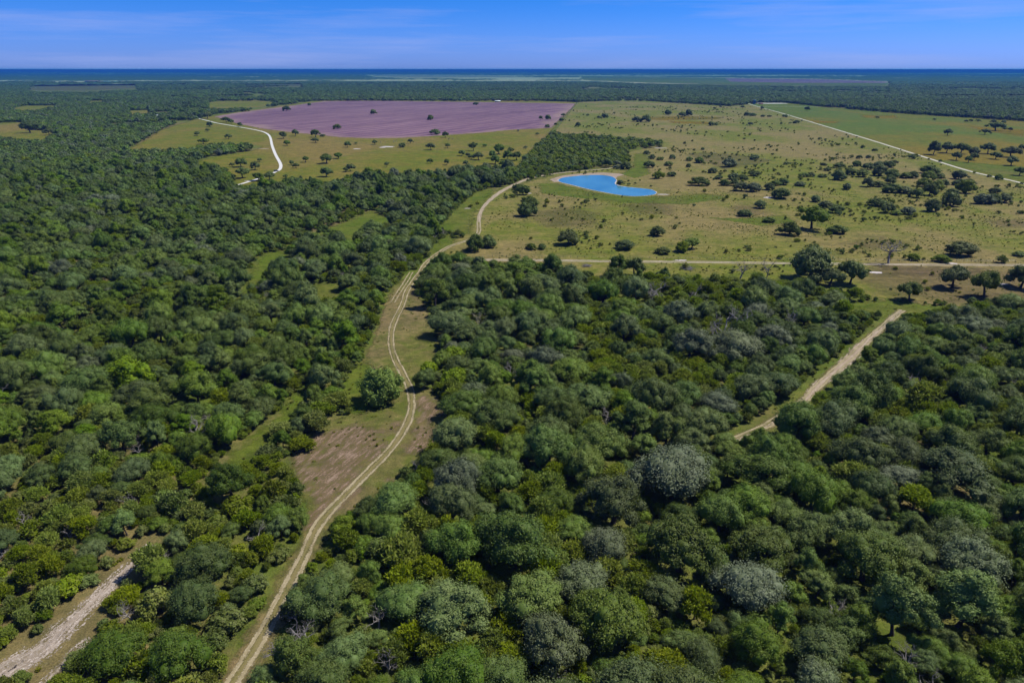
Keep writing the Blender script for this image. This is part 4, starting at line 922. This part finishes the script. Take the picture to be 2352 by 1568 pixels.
# ------------------------------------------------------------------ built things
def thing(name, label, cat, loc, rz=0.0, group=None):
    o = bpy.data.objects.new(name, None); COL.objects.link(o); o.location = loc; o.rotation_euler.z = rz; return tag(o, label, cat, group)
WHITE = plain('white_sheet_metal', (0.78, 0.77, 0.78), 0.4, 0.4); WALL = plain('pale_siding', (0.45, 0.44, 0.44)); DARKDOOR = plain('dark_opening', (0.05, 0.05, 0.055)); RUST = plain('red_brown_roof', (0.26, 0.13, 0.12))
TEAL = plain('blue_green_roof', (0.10, 0.34, 0.45), 0.4); BLUE = plain('blue_tank_paint', (0.04, 0.14, 0.30), 0.4); REDP = plain('red_paint', (0.28, 0.05, 0.06), 0.5); POSTW = plain('weathered_post', (0.16, 0.13, 0.11)); WIRE = plain('galvanised_wire', (0.35, 0.35, 0.36), 0.4, 0.5, 0.8)
def shed(name, label, cat, q, w_, d_, h_, rz=0.0, roof=WHITE, wall=WALL, doors=2, pitch=0.22, group=None):
    """gabled building, walls and roof apart, openings set into the front"""
    x, y = ground(*q); t = thing(name, label, cat, (x, y + d_ / 2, 0), rz, group)
    obj('wall', Geo().box((0, 0, h_ / 2), (w_, d_, h_)).build('wall', [wall]), t)
    e = 0.5; rh = d_ * pitch
    V = [(-w_ / 2 - e, -d_ / 2 - e, h_), (w_ / 2 + e, -d_ / 2 - e, h_), (w_ / 2 + e, d_ / 2 + e, h_), (-w_ / 2 - e, d_ / 2 + e, h_), (-w_ / 2 - e, 0, h_ + rh), (w_ / 2 + e, 0, h_ + rh)]
    V = [(a, b, c + 0.02) for a, b, c in V] + [(a, b, c + 0.17) for a, b, c in V]
    Q = [(6, 7, 11, 10), (8, 9, 10, 11), (0, 4, 5, 1), (2, 5, 4, 3), (0, 1, 7, 6), (2, 3, 9, 8)]; T = [(6, 10, 9), (7, 8, 11), (0, 3, 4), (1, 5, 2)]
    obj('roof', Geo().add(V, Q, T).build('roof', [roof]), t)
    for i in range(doors):
        dx = (i + 0.5) / doors * w_ - w_ / 2
        obj('door' if i == 0 else 'window', Geo().box((dx, -d_ / 2 - 0.02, h_ * (0.38 if i == 0 else 0.55)), (w_ / doors * 0.45, 0.12, h_ * (0.72 if i == 0 else 0.35))).build('opening', [DARKDOOR]), t)
    return t
shed('farm_shed', 'white-roofed farm shed among oaks beside the gravel road', 'shed', za(733, 242), 20, 11, 3.2, R(-4))
shed('farmhouse', 'longest white-roofed ranch house in the far woods past the meadow', 'house', zb(1752, 186), 40, 14, 4, 0, group='white buildings in the far wood')
shed('outbuilding', 'white-roofed outbuilding nearest the end of the long ranch house', 'shed', zb(1776, 186), 18, 12, 4, 0, group='white buildings in the far wood')
shed('outbuilding', 'little white-roofed shed in front of the long ranch house', 'shed', zb(1774, 194), 18, 10, 3, 0, group='white buildings in the far wood')
shed('outbuilding', 'lone pale roof deep in the woods behind the ranch house', 'shed', zb(1726, 142), 26, 14, 4.5, R(12), group='white buildings in the far wood')
shed('farmhouse', 'white house in the woods past the ploughed field', 'house', za(1623, 137), 22, 12, 4.5, 0, group='white buildings in the far wood')
shed('farmhouse', 'small white house among scattered oaks past the field corner', 'house', za(1258, 157), 20, 11, 4, 0, group='white buildings in the far wood')
shed('feed_shelter', 'tiny white-roofed shelter on the far edge of the ploughed field', 'shelter', za(2286, 171), 18, 8, 3, 0, WHITE, RUST, 1)
shed('warehouse', 'long red-brown roofed warehouse on the far brown field', 'warehouse', za(420, 80), 110, 45, 9, 0, RUST, RUST, 3, 0.1)
shed('greenhouse', 'long blue-green roofed greenhouse beside the far warehouse', 'greenhouse', za(505, 81), 120, 30, 6, 0, TEAL, TEAL, 4, 0.1)
shed('greenhouse', 'low blue-green strip building in front of the far warehouse', 'greenhouse', za(415, 84), 90, 16, 5, 0, TEAL, TEAL, 3, 0.1)
# fuel tank yard where the straight road meets the woods
x, y = ground(*zb(1112, 180))
t = thing('storage_tank', 'tall dark blue storage tank where the straight road meets the woods', 'tank', (x, y, 0))
def lathe(prof, k=20):
    a = np.arange(k) * 2 * math.pi / k; V = np.array([(r * math.cos(b), r * math.sin(b), z) for r, z in prof for b in a])
    return V, [(i * k + j, i * k + (j + 1) % k, (i + 1) * k + (j + 1) % k, (i + 1) * k + j) for i in range(len(prof) - 1) for j in range(k)]
obj('tank_shell', Geo().add(*lathe([(4.6, 0), (4.6, 11), (4.75, 11.05), (4.75, 11.3), (0.4, 12.6), (0.01, 12.6)])).build('tank', [BLUE]), t)
obj('ladder', Geo().tube([(-4.9, -1, 0), (-4.9, -1, 11.5)], 0.08).tube([(-4.9, -0.5, 0), (-4.9, -0.5, 11.5)], 0.08).build('ladder', [WIRE]), t)
obj('hatch', Geo().box((1.5, 0, 12.6), (0.9, 0.9, 0.4)).build('hatch', [WIRE]), t)
x, y = ground(*zb(1142, 182)); t = thing('red_trailer', 'low red trailer parked beside the blue tank', 'trailer', (x, y, 0), R(5))
obj('body', Geo().box((0, 0, 2.4), (13, 3, 2.6)).build('body', [REDP]), t); obj('deck', Geo().box((0, 0, 0.95), (14, 3.05, 0.25)).build('deck', [DARKDOOR]), t)
for wx in (-5, -3.8, 4.6):
    for wy in (-1.3, 1.3):
        V, Q = lathe([(0.02, -0.18), (0.5, -0.18), (0.55, 0), (0.5, 0.18), (0.02, 0.18)], 14); obj('wheel', Geo().add(V[:, [0, 2, 1]] + np.array([wx, wy, 0.55]), Q).build('wheel', [DARKDOOR]), t)

# car on the bend of the gravel road
CARP = M('car_paint'); CARP = CARP.out(CARP.bsdf((0.014, 0.016, 0.045), 0.4, 0.4, 0.0)); GLASS = plain('dark_glass', (0.02, 0.025, 0.03), 0.08, 0.6, var=0.05)
CHROME = plain('headlight_lens', (0.75, 0.75, 0.78), 0.15, 0.6); TYRE = plain('tyre_rubber', (0.02, 0.02, 0.02), 0.9, 0.1); RIM = plain('wheel_rim', (0.45, 0.45, 0.46), 0.3, 0.5, 0.8); REDL = plain('tail_lamp', (0.35, 0.01, 0.01), 0.3)
x, y = ground(*za(1269, 490)); t = thing('parked_car', 'dark blue car stopped on the white gravel road at its bend', 'car', (x, y, 0.07), R(216))
prof = [(-2.35, 0.35), (-2.4, 0.75), (-2.25, 1.0), (-1.1, 1.08), (2.0, 1.10), (2.32, 1.0), (2.38, 0.6), (2.3, 0.35)]          # side outline, nose at -x
def extrude(pr, w0, w1=None):
    n_ = len(pr); V = [(a, -w0, b) for a, b in pr] + [(a, w0, b) for a, b in pr]
    if w1: V = [(a, -(w1 if b > 1.3 else w0), b) for a, b in pr] + [(a, (w1 if b > 1.3 else w0), b) for a, b in pr]
    return V, [(i, i + n_, (i + 1) % n_ + n_, (i + 1) % n_) for i in range(n_)], [(0, i, i + 1) for i in range(1, n_ - 1)] + [(n_, n_ + i + 1, n_ + i) for i in range(1, n_ - 1)]
obj('body', Geo().add(*extrude(prof, 0.93)).build('body', [CARP]), t)
cab = [(-1.15, 1.06), (-0.45, 1.62), (1.55, 1.66), (2.15, 1.08)]
obj('cabin', Geo().add(*extrude(cab, 0.86, 0.70)).build('cabin', [GLASS]), t)
obj('roof', Geo().box((0.55, 0, 1.665), (2.0, 1.36, 0.07)).build('roof', [CARP]), t)
for sy in (-1, 1):
    obj('headlight', Geo().box((-2.33, sy * 0.66, 0.82), (0.14, 0.38, 0.16)).build('headlight', [CHROME]), t); obj('tail_light', Geo().box((2.35, sy * 0.72, 0.85), (0.1, 0.26, 0.22)).build('tail_light', [REDL]), t)
    obj('mirror', Geo().box((-0.75, sy * 1.02, 1.15), (0.16, 0.2, 0.14)).build('mirror', [CARP]), t)
    for wx in (-1.45, 1.45):
        V, Q = lathe([(0.02, -0.1), (0.3, -0.11), (0.36, -0.05), (0.36, 0.05), (0.3, 0.11), (0.02, 0.1)], 18); wh = obj('wheel', Geo().add(V[:, [0, 2, 1]] + np.array([wx, sy * 0.86, 0.36]), Q).build('wheel', [TYRE]), t)
        V, Q = lathe([(0.01, 0.0), (0.2, 0.0), (0.22, 0.02)], 14); obj('rim', Geo().add(V[:, [0, 2, 1]] * (1, sy, 1) + np.array([wx, sy * 0.975, 0.36]), Q).build('rim', [RIM]), wh)

# fences: every post a part
def fence(label, line, gap, h_=1.25, group='pasture fences'):
    P, u = smooth_line(line, gap); x0, y0 = P[0]
    t = thing('wire_fence', label, 'fence', (x0, y0, 0), 0, group)
    pm = Geo().box((0, 0, h_ / 2), (0.16, 0.16, h_), 0, 0.8).build('post', [POSTW])
    for a, b in P:
        o = obj('post', pm, t); o.location = (a - x0, b - y0, 0); o.rotation_euler = (random.uniform(-.05, .05), random.uniform(-.05, .05), random.uniform(0, 3))
    for z in (0.45, 0.8, 1.12):
        obj('wire', Geo().tube([(a - x0, b - y0, z) for a, b in P], 0.012, 3).build('wire', [WIRE]), t)
fence('post and wire fence along the pasture side of the farm lane', LANE[2:10] + np.array([0, 7.0]), 4.0)
fence('long wire fence between the ploughed field and the pond pasture', poly([zb(*p) for p in [(55, 425), (110, 362), (182, 296), (270, 208), (300, 176)]]), 9.0)
fence('wire fence running beside the far straight gravel road', STRAIGHT[1:8] + np.array([-6.0, -6.0]), 9.0)

# heaps of cleared brush
def pile(label, q, w_, n_=46, mat=None):
    x, y = ground(*q); rr = w_ * depth(x, y) / FPX / 2; t = thing('brush_pile', label, 'brush pile', (x, y, 0), random.uniform(0, 3), 'heaps of cleared brush')
    for j in range(n_):
        a = random.uniform(0, 6.28); d = random.uniform(0, rr * 0.75); ln = random.uniform(0.5, 1.1) * rr; th = random.uniform(0, 6.28); z = 0.15 + (1 - d / rr) * random.uniform(0, 1.1)
        c = np.array([d * math.cos(a), d * math.sin(a) * 0.6, z]); v = np.array([math.cos(th), math.sin(th), random.uniform(-0.25, 0.35)]) * ln * 0.5
        p0, p1 = c - v, c + v; p0[2] = max(p0[2], 0.05); p1[2] = max(p1[2], 0.05)
        obj('branch', Geo().tube([p0, (p0 + p1) / 2 + np.array([0, 0, random.uniform(-.1, .2)]), p1], [0.11, 0.08, 0.03], 5).build('branch', [mat or DEADWOOD]), t)
pile('grey heap of cleared branches just below the farm lane', (1348, 612), 34)
pile('longer grey heap of cleared branches by the lane near the big oak', (1578, 617), 54)
pile('tangled heap of brown branches beside the rutted track', (1975, 905), 44)
pile('fallen brown limbs lying in a gap of the near wood', (1000, 1340), 50, 40, BARK)

# ------------------------------------------------------------------ air
hb = M('air'); hv = hb.n('ShaderNodeVolumePrincipled'); hv.inputs['Color'].default_value = (0.03, 0.075, 0.29, 1); hv.inputs['Absorption Color'].default_value = (0.0, 0.32, 0.47, 1); hv.inputs['Density'].default_value = 1.45e-4; hv.inputs['Anisotropy'].default_value = 0.0
hb.l(hv.outputs[0], hb.o.inputs['Volume'])
ho = obj('haze', Geo().box((0, 26000, 52), (124000, 70000, 106)).build('haze', [hb.m])); tag(ho, kind='stuff')
